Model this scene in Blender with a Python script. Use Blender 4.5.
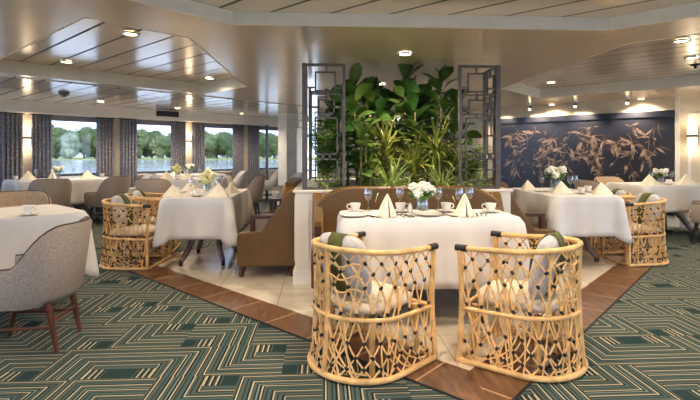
import bpy, bmesh, math, random
from math import sin, cos, pi, radians as R, sqrt
from mathutils import Vector, Matrix

for o in list(bpy.data.objects):
    bpy.data.objects.remove(o)
SC = bpy.context.scene
COL = SC.collection

# ------------------------------------------------------------------ camera
cam_d = bpy.data.cameras.new('camera')
cam = bpy.data.objects.new('camera', cam_d)
COL.objects.link(cam)
cam.location = (0, 0, 1.2)
cam.rotation_euler = (R(90), 0, R(-3.2))
cam_d.sensor_width = 36
cam_d.lens = 470 / 700 * 36
cam_d.shift_y = -47 / 700
cam_d.clip_start = 0.05
cam_d.clip_end = 2000
SC.camera = cam

# ------------------------------------------------------------------ exposure
vs = SC.view_settings
vs.view_transform = 'Standard'
vs.look = 'None'
vs.gamma = 1
vs.use_curve_mapping = False
vs.exposure = 0.68
SC.cycles.use_denoising = True
SC.cycles.max_bounces = 8
SC.cycles.transparent_max_bounces = 24
SC.cycles.sample_clamp_indirect = 4
SC.cycles.caustics_reflective = False
SC.cycles.caustics_refractive = False

# ------------------------------------------------------------------ sky
WORLD_STRENGTH = 4.0
wd = bpy.data.worlds.new('sky')
SC.world = wd
wd.use_nodes = True
nt = wd.node_tree
nt.nodes.clear()
w_out = nt.nodes.new('ShaderNodeOutputWorld')
w_bg = nt.nodes.new('ShaderNodeBackground')
w_tc = nt.nodes.new('ShaderNodeTexCoord')
w_map = nt.nodes.new('ShaderNodeMapping')
w_map.inputs['Scale'].default_value = (1.6, 1.6, 7)
w_no = nt.nodes.new('ShaderNodeTexNoise')
w_no.inputs['Scale'].default_value = 2.2
w_no.inputs['Detail'].default_value = 6
w_cr = nt.nodes.new('ShaderNodeValToRGB')
w_cr.color_ramp.elements[0].position = 0.38
w_cr.color_ramp.elements[0].color = (0.42, 0.58, 1.0, 1)
w_cr.color_ramp.elements[1].position = 0.62
w_cr.color_ramp.elements[1].color = (0.68, 0.80, 1.0, 1)
nt.links.new(w_tc.outputs['Generated'], w_map.inputs['Vector'])
nt.links.new(w_map.outputs['Vector'], w_no.inputs['Vector'])
nt.links.new(w_no.outputs['Fac'], w_cr.inputs['Fac'])
nt.links.new(w_cr.outputs['Color'], w_bg.inputs['Color'])
w_bg.inputs['Strength'].default_value = WORLD_STRENGTH
nt.links.new(w_bg.outputs['Background'], w_out.inputs['Surface'])

# lamp powers, watts
P_DOWN, P_MURAL, P_SCONCE, P_FILL = 26, 20, 0.9, 28
WARM = (1.0, 0.83, 0.64)

SUN = bpy.data.lights.new('sun', 'SUN')
SUN.energy = 0.8
SUN.angle = R(12)
SUN.color = (1.0, 0.96, 0.9)
sun_o = bpy.data.objects.new('sun', SUN)
sun_o.rotation_euler = (R(42), 0, R(-40))
COL.objects.link(sun_o)

rnd = random.Random(7)

# ------------------------------------------------------------------ materials
def lin(c):
    def f(v):
        v /= 255.0
        return v / 12.92 if v <= 0.04045 else ((v + 0.055) / 1.055) ** 2.4
    return tuple(f(v) for v in c) + (1.0,)

class NT:
    """small helper to chain shader nodes"""
    def __init__(s, m):
        s.t = m.node_tree
    def n(s, kind, **kw):
        nd = s.t.nodes.new(kind)
        for k, v in kw.items():
            setattr(nd, k, v)
        return nd
    def put(s, sock, v):
        if hasattr(v, 'is_output'):
            s.t.links.new(v, sock)
        else:
            sock.default_value = v
    def m(s, op, a, b=0.0, c=0.0):
        nd = s.n('ShaderNodeMath', operation=op)
        s.put(nd.inputs[0], a); s.put(nd.inputs[1], b); s.put(nd.inputs[2], c)
        return nd.outputs[0]
    def mix(s, f, a, b):
        nd = s.n('ShaderNodeMix', data_type='RGBA')
        s.put(nd.inputs[0], f); s.put(nd.inputs[6], a); s.put(nd.inputs[7], b)
        return nd.outputs[2]
    def ramp(s, f, stops, const=False):
        nd = s.n('ShaderNodeValToRGB')
        if const:
            nd.color_ramp.interpolation = 'CONSTANT'
        el = nd.color_ramp.elements
        while len(el) < len(stops):
            el.new(0.5)
        for e, (p, c) in zip(el, stops):
            e.position = p; e.color = c
        s.put(nd.inputs[0], f)
        return nd.outputs[0]
    def noise(s, vec, scale, detail=4, dist=0):
        nd = s.n('ShaderNodeTexNoise')
        nd.inputs['Scale'].default_value = scale
        nd.inputs['Detail'].default_value = detail
        nd.inputs['Distortion'].default_value = dist
        if vec is not None:
            s.t.links.new(vec, nd.inputs['Vector'])
        return nd.outputs['Fac']
    def xyz(s, coord='Object'):
        tc = s.n('ShaderNodeTexCoord')
        sp = s.n('ShaderNodeSeparateXYZ')
        s.t.links.new(tc.outputs[coord], sp.inputs[0])
        return tc.outputs[coord], sp.outputs[0], sp.outputs[1], sp.outputs[2]

def base(name, rough=0.5, metal=0.0, spec=0.5):
    m = bpy.data.materials.new(name)
    m.use_nodes = True
    b = m.node_tree.nodes['Principled BSDF']
    b.inputs['Roughness'].default_value = rough
    b.inputs['Metallic'].default_value = metal
    b.inputs['Specular IOR Level'].default_value = spec
    return m, b, NT(m)

def mat(name, c, rough=0.5, metal=0.0, var=0.08, scale=8.0, bump=0.0, bscale=None, spec=0.5, stretch=None):
    m, b, t = base(name, rough, metal, spec)
    col = lin(c)
    vec, x, y, z = t.xyz()
    if stretch:
        mp = t.n('ShaderNodeMapping')
        mp.inputs['Scale'].default_value = stretch
        t.t.links.new(vec, mp.inputs['Vector'])
        vec = mp.outputs['Vector']
    f = t.noise(vec, scale)
    lo = tuple(max(0, v * (1 - 2 * var)) for v in col[:3]) + (1,)
    hi = tuple(min(1, v * (1 + 2 * var)) for v in col[:3]) + (1,)
    t.put(b.inputs['Base Color'], t.ramp(f, [(0.3, lo), (0.7, hi)]))
    if bump:
        bp = t.n('ShaderNodeBump')
        bp.inputs['Strength'].default_value = bump
        bp.inputs['Distance'].default_value = 0.004
        t.put(bp.inputs['Height'], t.noise(vec, bscale or scale * 4))
        t.put(b.inputs['Normal'], bp.outputs[0])
    return m

def emis(name, c, k):
    m, b, t = base(name)
    b.inputs['Base Color'].default_value = lin(c)
    b.inputs['Emission Color'].default_value = lin(c)
    b.inputs['Emission Strength'].default_value = k
    return m

def glass(name, tint=(1, 1, 1), refl=0.06):
    m = bpy.data.materials.new(name)
    m.use_nodes = True
    t = NT(m)
    t.t.nodes.clear()
    out = t.n('ShaderNodeOutputMaterial')
    tr = t.n('ShaderNodeBsdfTransparent')
    tr.inputs['Color'].default_value = (*tint, 1)
    gl = t.n('ShaderNodeBsdfGlossy')
    gl.inputs['Roughness'].default_value = 0.03
    fr = t.n('ShaderNodeLayerWeight')
    fr.inputs['Blend'].default_value = 0.25
    mx = t.n('ShaderNodeMixShader')
    t.put(mx.inputs[0], t.m('ADD', t.m('MULTIPLY', fr.outputs['Facing'], 0.35), refl))
    t.t.links.new(tr.outputs[0], mx.inputs[1])
    t.t.links.new(gl.outputs[0], mx.inputs[2])
    t.t.links.new(mx.outputs[0], out.inputs['Surface'])
    return m

def carpet_mat():
    m, b, t = base('patterned_carpet', 0.95, 0, 0.1)
    vec, x, y, z = t.xyz()
    s = 0.44
    gx = t.m('DIVIDE', t.m('ADD', x, 60.07), s)
    gy = t.m('DIVIDE', t.m('ADD', y, 60.0), s * 0.9)
    row = t.m('FLOOR', gy)
    gx = t.m('ADD', gx, t.m('MULTIPLY', row, 0.5))
    ix = t.m('FLOOR', gx)
    fx = t.m('FRACT', gx); fy = t.m('FRACT', gy)
    cmb = t.n('ShaderNodeCombineXYZ')
    t.put(cmb.inputs[0], ix); t.put(cmb.inputs[1], row)
    wn = t.n('ShaderNodeTexWhiteNoise', noise_dimensions='2D')
    t.t.links.new(cmb.outputs[0], wn.inputs['Vector'])
    flip = t.m('GREATER_THAN', wn.outputs['Value'], 0.5)
    flipy = t.m('GREATER_THAN', t.m('FRACT', t.m('MULTIPLY', wn.outputs['Value'], 7.3)), 0.55)
    fx2 = t.m('ABSOLUTE', t.m('SUBTRACT', fx, flip))
    fy2 = t.m('ABSOLUTE', t.m('SUBTRACT', fy, flipy))
    tt = t.m('MAXIMUM', fx2, fy2)
    black = lin((18, 25, 26)); dark = lin((34, 52, 52)); teal = lin((74, 98, 98))
    sage = lin((86, 95, 87)); cream = lin((214, 200, 168)); pale = lin((128, 146, 140))
    L = [(0.0, dark), (0.40, cream), (0.414, black), (0.44, sage), (0.48, dark), (0.50, sage), (0.53, cream), (0.544, black),
         (0.57, teal), (0.61, dark), (0.63, sage), (0.66, black), (0.675, cream), (0.689, black), (0.715, pale), (0.735, dark), (0.76, sage),
         (0.80, cream), (0.814, black), (0.84, teal), (0.87, dark), (0.89, sage), (0.93, black), (0.945, cream), (0.959, black), (0.98, sage)]
    col = t.ramp(tt, L, True)
    # middle of each square: a dark block beside a run of short stripes
    inner = t.m('LESS_THAN', tt, 0.40)
    st = t.m('FRACT', t.m('MULTIPLY', fx2, 14.0))
    stripe = t.ramp(st, [(0.0, black), (0.34, cream), (0.58, sage), (0.85, dark)], True)
    low = t.m('LESS_THAN', fy2, 0.27)
    blk = t.m('MULTIPLY', t.m('LESS_THAN', fx2, 0.19), low)
    hs = t.ramp(t.m('FRACT', t.m('MULTIPLY', fy2, 13.0)), [(0.0, sage), (0.5, dark), (0.7, teal)], True)
    ic = t.mix(low, hs, stripe)
    ic = t.mix(blk, ic, lin((28, 52, 52)))
    col = t.mix(inner, col, ic)
    nz = t.noise(vec, 260, 2)
    big = t.noise(vec, 2.5, 2)
    col = t.mix(t.m('MULTIPLY', nz, 0.35), col, dark)
    col = t.mix(t.m('MULTIPLY', big, 0.15), col, sage)
    t.put(b.inputs['Base Color'], col)
    bp = t.n('ShaderNodeBump'); bp.inputs['Strength'].default_value = 0.4; bp.inputs['Distance'].default_value = 0.004
    t.put(bp.inputs['Height'], nz); t.put(b.inputs['Normal'], bp.outputs[0])
    return m

def tile_mat():
    m, b, t = base('cream_floor_tile', 0.22, 0, 0.5)
    vec, x, y, z = t.xyz()
    fx = t.m('FRACT', t.m('DIVIDE', t.m('ADD', x, 30.05), 0.56))
    iy = t.m('FRACT', t.m('DIVIDE', t.m('ADD', y, 30.0), 0.56))
    g = t.m('MAXIMUM', t.m('LESS_THAN', fx, 0.012), t.m('LESS_THAN', iy, 0.012))
    f = t.noise(vec, 3.2, 6, 0.8)
    col = t.ramp(f, [(0.3, lin((206, 190, 166))), (0.7, lin((232, 220, 200)))])
    t.put(b.inputs['Base Color'], t.mix(g, col, lin((176, 158, 134))))
    return m

def border_mat(name, sgn):
    m, b, t = base(name, 0.3, 0, 0.5)
    vec, x, y, z = t.xyz()
    al = t.m('DIVIDE', t.m('ADD', t.m('MULTIPLY', x, sgn), y), sqrt(2))
    g = t.m('LESS_THAN', t.m('FRACT', t.m('DIVIDE', t.m('ADD', al, 30.12), 0.42)), 0.03)
    mp = t.n('ShaderNodeMapping'); mp.inputs['Rotation'].default_value = (0, 0, R(45 * sgn)); mp.inputs['Scale'].default_value = (14, 2.2, 1)
    t.t.links.new(vec, mp.inputs['Vector'])
    f = t.noise(mp.outputs[0], 2.0, 6, 0.6)
    col = t.ramp(f, [(0.25, lin((76, 48, 30))), (0.5, lin((110, 76, 50))), (0.75, lin((136, 100, 70)))])
    t.put(b.inputs['Base Color'], t.mix(g, col, lin((186, 150, 116))))
    return m

def panel_mat(name, c, rough, period=0.30, width=0.085, dark=(44, 38, 34)):
    """satin ceiling planks, dark gap between neighbours"""
    m, b, t = base(name, rough, 0.45, 1.0)
    vec, x, y, z = t.xyz()
    u = t.m('DIVIDE', t.m('ADD', x, y), sqrt(2))
    fr = t.m('FRACT', t.m('DIVIDE', t.m('ADD', u, 30.0), period))
    g = t.m('LESS_THAN', fr, width)
    t.put(b.inputs['Base Color'], t.mix(g, lin(c), lin(dark)))
    t.put(b.inputs['Roughness'], t.m('ADD', t.m('MULTIPLY', g, 0.5), rough))
    bp = t.n('ShaderNodeBump'); bp.inputs['Strength'].default_value = 0.06; bp.inputs['Distance'].default_value = 0.02
    t.put(bp.inputs['Height'], t.noise(vec, 1.6, 2)); t.put(b.inputs['Normal'], bp.outputs[0])
    return m

def satin_mat(name, c, rough):
    m, b, t = base(name, rough, 0.3, 1.0)
    vec, x, y, z = t.xyz()
    mp = t.n('ShaderNodeMapping'); mp.inputs['Scale'].default_value = (0.5, 6, 1)
    t.t.links.new(vec, mp.inputs['Vector'])
    f = t.noise(mp.outputs[0], 1.2, 3)
    col = lin(c)
    t.put(b.inputs['Base Color'], t.ramp(f, [(0.3, tuple(v * 0.94 for v in col[:3]) + (1,)), (0.7, col)]))
    bp = t.n('ShaderNodeBump'); bp.inputs['Strength'].default_value = 0.05; bp.inputs['Distance'].default_value = 0.03
    t.put(bp.inputs['Height'], f); t.put(b.inputs['Normal'], bp.outputs[0])
    return m

def curtain_mat():
    m, b, t = base('curtain_print', 0.85, 0, 0.2)
    vec, x, y, z = t.xyz()
    vo = t.n('ShaderNodeTexVoronoi'); vo.inputs['Scale'].default_value = 26
    t.t.links.new(vec, vo.inputs['Vector'])
    g = t.m('LESS_THAN', vo.outputs['Distance'], 0.33)
    t.put(b.inputs['Base Color'], t.mix(g, lin((138, 136, 142)), lin((196, 194, 194))))
    tr = t.n('ShaderNodeBsdfTranslucent'); tr.inputs['Color'].default_value = lin((180, 184, 200))
    mx = t.n('ShaderNodeMixShader'); mx.inputs[0].default_value = 0.25
    out = m.node_tree.nodes['Material Output']
    t.t.links.new(b.outputs[0], mx.inputs[1]); t.t.links.new(tr.outputs[0], mx.inputs[2])
    t.t.links.new(mx.outputs[0], out.inputs['Surface'])
    return m

def leaf_mat(name, a, c2, scale=3.0, rough=0.35, trans=0.2):
    m, b, t = base(name, rough, 0, 0.5)
    vec, x, y, z = t.xyz()
    oi = t.n('ShaderNodeObjectInfo')
    f = t.m('ADD', t.m('MULTIPLY', t.noise(vec, scale, 3), 0.8), t.m('MULTIPLY', oi.outputs['Random'], 0.2))
    col = t.ramp(f, [(0.3, lin(a)), (0.7, lin(c2))])
    t.put(b.inputs['Base Color'], col)
    tr = t.n('ShaderNodeBsdfTranslucent'); t.put(tr.inputs['Color'], col)
    mx = t.n('ShaderNodeMixShader'); mx.inputs[0].default_value = trans
    out = m.node_tree.nodes['Material Output']
    t.t.links.new(b.outputs[0], mx.inputs[1]); t.t.links.new(tr.outputs[0], mx.inputs[2])
    t.t.links.new(mx.outputs[0], out.inputs['Surface'])
    return m

def water_mat():
    m, b, t = base('river_water', 0.12, 0, 0.5)
    b.inputs['Base Color'].default_value = lin((168, 166, 152))
    vec, x, y, z = t.xyz()
    bp = t.n('ShaderNodeBump'); bp.inputs['Strength'].default_value = 0.25; bp.inputs['Distance'].default_value = 0.3
    t.put(bp.inputs['Height'], t.noise(vec, 0.6, 4)); t.put(b.inputs['Normal'], bp.outputs[0])
    return m

M = dict(
    carpet=carpet_mat(), tile=tile_mat(),
    wood_l=border_mat('border_wood_plank', -1), wood_r=border_mat('border_wood_plank_across', 1),
    soffit=satin_mat('satin_soffit', (244, 226, 200), 0.22),
    planks=panel_mat('satin_ceiling_planks', (246, 232, 212), 0.18),
    white_paint=mat('white_trim_paint', (240, 232, 216), 0.5, var=0.02),
    wall=mat('cream_wall_paint', (232, 216, 188), 0.7, var=0.03),
    wall_w=mat('wall_white_paint', (232, 226, 214), 0.6, var=0.03),
    frame=mat('window_frame_grey', (70, 74, 86), 0.5, var=0.05),
    shade=mat('roman_shade_cloth', (130, 124, 130), 0.85, var=0.08, scale=30, stretch=(1, 1, 8)),
    curtain=curtain_mat(),
    pane=glass('window_pane', (0.70, 0.715, 0.73), 0.012),
    crystal=glass('drinking_glass', (0.96, 0.97, 0.97), 0.10),
    navy=mat('mural_navy_lacquer', (30, 30, 38), 0.32, var=0.25, scale=1.5),
    copper=mat('mural_copper_leaf', (118, 100, 86), 0.4, metal=0.4, var=0.64, scale=11),
    cloth=mat('white_table_linen', (222, 217, 211), 0.75, var=0.03, scale=4, bump=0.08, bscale=220),
    napkin=mat('cream_napkin_linen', (250, 234, 202), 0.8, var=0.04, bump=0.1, bscale=180),
    china=mat('white_china', (246, 240, 230), 0.15, var=0.01),
    steel=mat('polished_cutlery', (190, 186, 180), 0.18, metal=1.0, var=0.02),
    rattan=mat('honey_rattan', (224, 178, 114), 0.4, var=0.14, scale=14),
    binding=mat('black_binding', (26, 22, 22), 0.6, var=0.1),
    cushion=mat('beige_seat_cushion', (204, 190, 168), 0.9, var=0.1, scale=60, bump=0.3, bscale=160),
    pillow=mat('grey_pillow_linen', (190, 188, 184), 0.9, var=0.08, scale=50, bump=0.25, bscale=160),
    olive=mat('olive_velvet_band', (82, 84, 34), 0.8, var=0.15, scale=20),
    tweed=mat('grey_beige_tweed', (154, 140, 128), 0.95, var=0.26, scale=210, bump=0.4, bscale=140),
    tweed_d=mat('taupe_chair_fabric', (158, 142, 126), 0.95, var=0.14, scale=150, bump=0.3, bscale=140),
    tan=mat('tan_chair_fabric', (184, 158, 128), 0.9, var=0.1, scale=50, bump=0.2),
    palegrey=mat('pale_grey_chair_fabric', (198, 194, 190), 0.9, var=0.1, scale=50, bump=0.2),
    piping=mat('dark_brown_piping', (58, 44, 34), 0.6),
    walnut=mat('walnut_chair_leg', (84, 46, 28), 0.35, var=0.2, scale=6, stretch=(6, 6, 1)),
    dark_leg=mat('dark_chair_leg', (46, 34, 30), 0.4, var=0.15),
    leather=mat('brown_leather', (100, 71, 26), 0.42, var=0.10, scale=5, bump=0.12, bscale=120),
    armwood=mat('dark_arm_wood', (70, 40, 28), 0.3, var=0.2, scale=6),
    driftwood=mat('grey_brown_table_leg', (142, 122, 110), 0.45, var=0.15, scale=10),
    screen=mat('pewter_screen_metal', (92, 83, 78), 0.4, metal=0.35, var=0.15, scale=9),
    soil=mat('dark_potting_soil', (40, 30, 22), 1.0, var=0.3, scale=30),
    fig=leaf_mat('broad_fig_leaf', (32, 66, 26), (112, 142, 62), 3.5),
    spider=leaf_mat('variegated_strap_leaf', (96, 138, 52), (206, 214, 130), 14, 0.45),
    dracaena=leaf_mat('yellow_green_strap_leaf', (64, 94, 34), (158, 158, 70), 9, 0.4),
    palm=leaf_mat('palm_leaflet', (60, 110, 36), (134, 170, 74), 5, 0.45),
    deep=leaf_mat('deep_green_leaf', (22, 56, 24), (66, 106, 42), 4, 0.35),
    stem=mat('plant_stem', (92, 84, 48), 0.7, var=0.2),
    petal=mat('white_blossom', (250, 246, 226), 0.7, var=0.04, scale=30),
    petal_y=mat('cream_yellow_blossom', (244, 236, 176), 0.7, var=0.05, scale=30),
    sprig=leaf_mat('bouquet_leaf', (52, 92, 30), (110, 150, 60), 20),
    chrome=mat('chrome_ring', (214, 206, 196), 0.2, metal=0.9, var=0.02),
    lamp=emis('warm_lamp_lens', (255, 226, 178), 9),
    sconce=emis('sconce_shade_glow', (255, 232, 190), 1.05),
    black=mat('matt_black', (30, 28, 28), 0.6),
    vent=mat('vent_grille', (84, 78, 72), 0.5, metal=0.3),
    grey_plastic=mat('grey_plastic', (120, 116, 112), 0.5),
    water=water_mat(),
    tree=leaf_mat('bank_tree_foliage', (104, 116, 68), (158, 168, 112), 0.35, 0.8, 0.15),
    tree_p=leaf_mat('silver_tree_foliage', (158, 168, 136), (204, 210, 182), 0.35, 0.8, 0.15),
    tree_d=leaf_mat('dark_tree_foliage', (84, 102, 62), (134, 150, 98), 0.35, 0.8, 0.15),
    trunk=mat('tree_bark', (96, 84, 70), 0.9),
    grass=mat('bank_grass', (168, 170, 110), 0.95, var=0.15, scale=0.2),
)

# ------------------------------------------------------------------ mesh builder
class MB:
    def __init__(s):
        s.v = []; s.f = []
    def add(s, vs, fs, mx=None):
        o = len(s.v)
        for p in vs:
            p = Vector(p)
            if mx is not None:
                p = mx @ p
            s.v.append(p)
        s.f += [tuple(i + o for i in f) for f in fs]
        return s
    def box(s, c, d, mx=None, rz=0):
        hx, hy, hz = d[0] / 2, d[1] / 2, d[2] / 2
        ca, sa = cos(rz), sin(rz)
        vs = []
        for z in (-hz, hz):
            for x, y in ((-hx, -hy), (hx, -hy), (hx, hy), (-hx, hy)):
                vs.append((c[0] + x * ca - y * sa, c[1] + x * sa + y * ca, c[2] + z))
        fs = [(3, 2, 1, 0), (4, 5, 6, 7), (0, 1, 5, 4), (1, 2, 6, 5), (2, 3, 7, 6), (3, 0, 4, 7)]
        return s.add(vs, fs, mx)
    def prism(s, pts, z0, z1, mx=None, axis='z'):
        n = len(pts)
        def p3(p, z):
            return {'z': (p[0], p[1], z), 'x': (z, p[0], p[1]), 'y': (p[0], z, p[1])}[axis]
        vs = [p3(p, z0) for p in pts] + [p3(p, z1) for p in pts]
        fs = [tuple(range(n - 1, -1, -1)), tuple(range(n, 2 * n))]
        fs += [(i, (i + 1) % n, n + (i + 1) % n, n + i) for i in range(n)]
        return s.add(vs, fs, mx)
    def tube(s, pts, r, n=8, mx=None, closed=False, caps=True):
        pts = [Vector(p) for p in pts]
        k = len(pts)
        rs = r if isinstance(r, (list, tuple)) else [r] * k
        vs = []
        prev = None
        for i, p in enumerate(pts):
            a = pts[(i - 1) % k] if (closed or i > 0) else p
            b = pts[(i + 1) % k] if (closed or i < k - 1) else p
            t = (b - a)
            t = t.normalized() if t.length > 1e-9 else Vector((0, 0, 1))
            if prev is None:
                up = Vector((0, 0, 1)) if abs(t.z) < 0.9 else Vector((1, 0, 0))
                nx = t.cross(up).normalized()
            else:
                nx = (prev - t * prev.dot(t))
                nx = nx.normalized() if nx.length > 1e-6 else t.orthogonal().normalized()
            prev = nx
            ny = t.cross(nx)
            for j in range(n):
                a2 = 2 * pi * j / n
                vs.append(p + (nx * cos(a2) + ny * sin(a2)) * rs[i])
        fs = []
        m = k if closed else k - 1
        for i in range(m):
            i2 = (i + 1) % k
            for j in range(n):
                j2 = (j + 1) % n
                fs.append((i * n + j, i * n + j2, i2 * n + j2, i2 * n + j))
        if caps and not closed:
            fs.append(tuple(range(n - 1, -1, -1)))
            fs.append(tuple((k - 1) * n + j for j in range(n)))
        return s.add(vs, fs, mx)
    def lathe(s, prof, n=20, mx=None, c=(0, 0, 0)):
        vs = []; fs = []
        for r, z in prof:
            for j in range(n):
                a = 2 * pi * j / n
                vs.append((c[0] + r * cos(a), c[1] + r * sin(a), c[2] + z))
        for i in range(len(prof) - 1):
            for j in range(n):
                j2 = (j + 1) % n
                fs.append((i * n + j, i * n + j2, (i + 1) * n + j2, (i + 1) * n + j))
        return s.add(vs, fs, mx)
    def ball(s, c, r, nu=10, nv=6, mx=None, jit=0, rg=None):
        rx, ry, rz = r if isinstance(r, (tuple, list)) else (r, r, r)
        vs = [(c[0], c[1], c[2] + rz)]
        for i in range(1, nv):
            a = pi * i / nv
            for j in range(nu):
                b = 2 * pi * j / nu
                q = 1 + (rg.uniform(-jit, jit) if rg else 0)
                vs.append((c[0] + rx * q * sin(a) * cos(b), c[1] + ry * q * sin(a) * sin(b), c[2] + rz * q * cos(a)))
        vs.append((c[0], c[1], c[2] - rz))
        fs = [(0, 1 + j, 1 + (j + 1) % nu) for j in range(nu)]
        for i in range(nv - 2):
            for j in range(nu):
                a = 1 + i * nu + j; b = 1 + i * nu + (j + 1) % nu
                fs.append((a, a + nu, b + nu, b))
        L = len(vs) - 1; o = 1 + (nv - 2) * nu
        fs += [(L, o + (j + 1) % nu, o + j) for j in range(nu)]
        return s.add(vs, fs, mx)
    def grid(s, fn, nu, nv, mx=None, cu=False):
        vs = [fn(i / nu, j / nv) for i in range(nu + (0 if cu else 1)) for j in range(nv + 1)]
        fs = []
        k = nu + (0 if cu else 1)
        for i in range(nu):
            i2 = (i + 1) % k
            for j in range(nv):
                fs.append((i * (nv + 1) + j, i2 * (nv + 1) + j, i2 * (nv + 1) + j + 1, i * (nv + 1) + j + 1))
        return s.add(vs, fs, mx)
    def mesh(s, name, m, smooth=False):
        me = bpy.data.meshes.new(name)
        me.from_pydata([tuple(v) for v in s.v], [], s.f)
        bm = bmesh.new(); bm.from_mesh(me)
        bmesh.ops.recalc_face_normals(bm, faces=bm.faces)
        bm.to_mesh(me); bm.free()
        me.materials.append(m)
        if smooth:
            me.polygons.foreach_set('use_smooth', [True] * len(me.polygons))
            try:
                me.set_sharp_from_angle(angle=R(45))
            except Exception:
                pass
        return me
    def build(s, name, m, parent=None, smooth=False, bevel=0.0, solid=0.0, loc=None, sub=0):
        o = bpy.data.objects.new(name, s.mesh(name, m, smooth))
        COL.objects.link(o)
        if parent is not None:
            o.parent = parent
        if loc is not None:
            o.location = loc
        if solid:
            md = o.modifiers.new('thickness', 'SOLIDIFY'); md.thickness = solid; md.offset = 0
        if bevel:
            md = o.modifiers.new('edge', 'BEVEL'); md.width = bevel; md.segments = 2; md.limit_method = 'ANGLE'
        if sub:
            md = o.modifiers.new('smooth', 'SUBSURF'); md.levels = sub; md.render_levels = sub
        return o

def tag(o, label=None, cat=None, group=None, kind=None):
    if label: o['label'] = label
    if cat: o['category'] = cat
    if group: o['group'] = group
    if kind: o['kind'] = kind
    return o

def thing(name, label, cat, loc=(0, 0, 0), rz=0.0, group=None):
    o = bpy.data.objects.new(name, None)
    o.empty_display_size = 0.1
    COL.objects.link(o)
    o.location = loc; o.rotation_euler = (0, 0, rz)
    return tag(o, label, cat, group)

def struct(o):
    o['kind'] = 'structure'
    return o

def dup(root, loc, rz=0.0, label=None, group=None, mats=None, scale=None):
    r = root.copy(); COL.objects.link(r)
    r.location = loc; r.rotation_euler = (0, 0, rz)
    if scale: r.scale = (scale,) * 3
    if label: r['label'] = label
    if group: r['group'] = group
    for ch in root.children:
        c = ch.copy(); COL.objects.link(c); c.parent = r
        for g in ch.children:
            d = g.copy(); COL.objects.link(d); d.parent = c
    return r

class Stock:
    """first placing moves the original, later ones copy it"""
    def __init__(s, o):
        s.o = o; s.used = False
    def put(s, loc, rz=0.0, label=None, group=None, scale=None):
        if not s.used:
            s.used = True
            o = s.o
            o.location = loc; o.rotation_euler = (0, 0, rz)
            if scale: o.scale = (scale,) * 3
            if label: o['label'] = label
            if group: o['group'] = group
            return o
        return dup(s.o, loc, rz, label, group, scale=scale)

def frame_mx(origin, ex, ey):
    ex = Vector(ex); ey = Vector(ey); ez = Vector((0, 0, 1))
    m = Matrix((ex, ey, ez)).transposed().to_4x4()
    m.translation = Vector(origin)
    return m
Q = sqrt(0.5)
KW, KM = 14.06, 13.05                      # window wall is y-x=KW, mural wall is x+y=KM
WW = frame_mx((-KW / 2, KW / 2, 0), (Q, Q, 0), (Q, -Q, 0))       # along, into the room, up
MW = frame_mx((KM / 2, KM / 2, 0), (-Q, Q, 0), (-Q, -Q, 0))

# ------------------------------------------------------------------ floor
ZC = 0.0
fl = MB().prism([(-9.5, -3), (9.5, -3), (9.5, 4.1), (-0.4, 13.7), (-9.7, 4.4)], -0.2, ZC)
struct(fl.build('floor', M['carpet']))
cx, cy = 0.80, 5.22
def dia(h): return [(cx, cy - h), (cx + h, cy), (cx, cy + h), (cx - h, cy)]
ti = dia(2.68); to = dia(3.10)
struct(MB().prism(ti, 0.0, 0.006).build('floor_tile', M['tile']))
bl = MB(); br = MB()
for k, b_ in ((0, br), (1, bl), (2, br), (3, bl)):
    k2 = (k + 1) % 4
    b_.prism([to[k], to[k2], ti[k2], ti[k]], 0.0, 0.006)
struct(bl.build('trim_1', M['wood_l']))
struct(br.build('trim_2', M['wood_r']))
rim = MB()
for k in range(4):
    k2 = (k + 1) % 4
    e0, e1 = dia(3.115), dia(3.10)
    rim.prism([e0[k], e0[k2], e1[k2], e1[k]], 0.0, 0.008)
struct(rim.build('trim_3', M['binding'])); 

# ------------------------------------------------------------------ ceiling
ZS, ZU = 2.11, 2.26
ox, oy, a_, b_ = 0.73, 5.16, 1.79, 1.375
PL = [(-1.60, 3.245), (ox - a_, oy - b_), (ox - a_, oy + b_), (-1.86, 7.335), (-3.805, 5.39)]
t_ = (11.15 - (ox + a_) - (oy + b_)) / 2
Q4 = (ox + a_ + t_, oy + b_ + t_)
PR = [(6.3, 0.005), (ox + a_, oy - b_), (ox + a_, oy + b_), Q4, (8.6, 2.55)]
PF = [(ox - b_, oy - a_), (ox + b_, oy - a_), (ox + b_ + 6, oy - a_ - 6), (ox - b_ - 6, oy - a_ - 6)]
OUT = [(-10, -3.2), (10, -3.2), (10, 3.2), (0.2, 13.6), (-0.9, 14.1), (-10.2, 4.2)]
def clip_y(pts):  # the front coffer's back end lies behind the camera
    return pts
ceil_bm = bmesh.new()
def loop(bm, pts, z):
    vs_ = [bm.verts.new((p[0], p[1], z)) for p in pts]
    return [bm.edges.new((vs_[i], vs_[(i + 1) % len(vs_)])) for i in range(len(vs_))]
PF[2] = (ox + b_ + 5.9, oy - a_ - 5.9); PF[3] = (ox - b_ - 5.9, oy - a_ - 5.9)
OUT[0] = (-10, -3.2); OUT[1] = (10, -3.2)
ed = loop(ceil_bm, OUT, ZS) + loop(ceil_bm, PL, ZS) + loop(ceil_bm, PR, ZS) + loop(ceil_bm, PF, ZS)
bmesh.ops.triangle_fill(ceil_bm, use_beauty=True, use_dissolve=False, edges=ed)
me = bpy.data.meshes.new('ceiling_soffit'); ceil_bm.to_mesh(me); ceil_bm.free()
me.materials.append(M['soffit'])
so = bpy.data.objects.new('ceiling_soffit', me); COL.objects.link(so); struct(so)
ZF = 2.20
struct(MB().prism(PF, ZF, ZF + 0.03).build('ceiling_front', M['planks']))
fa = MB()
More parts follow.
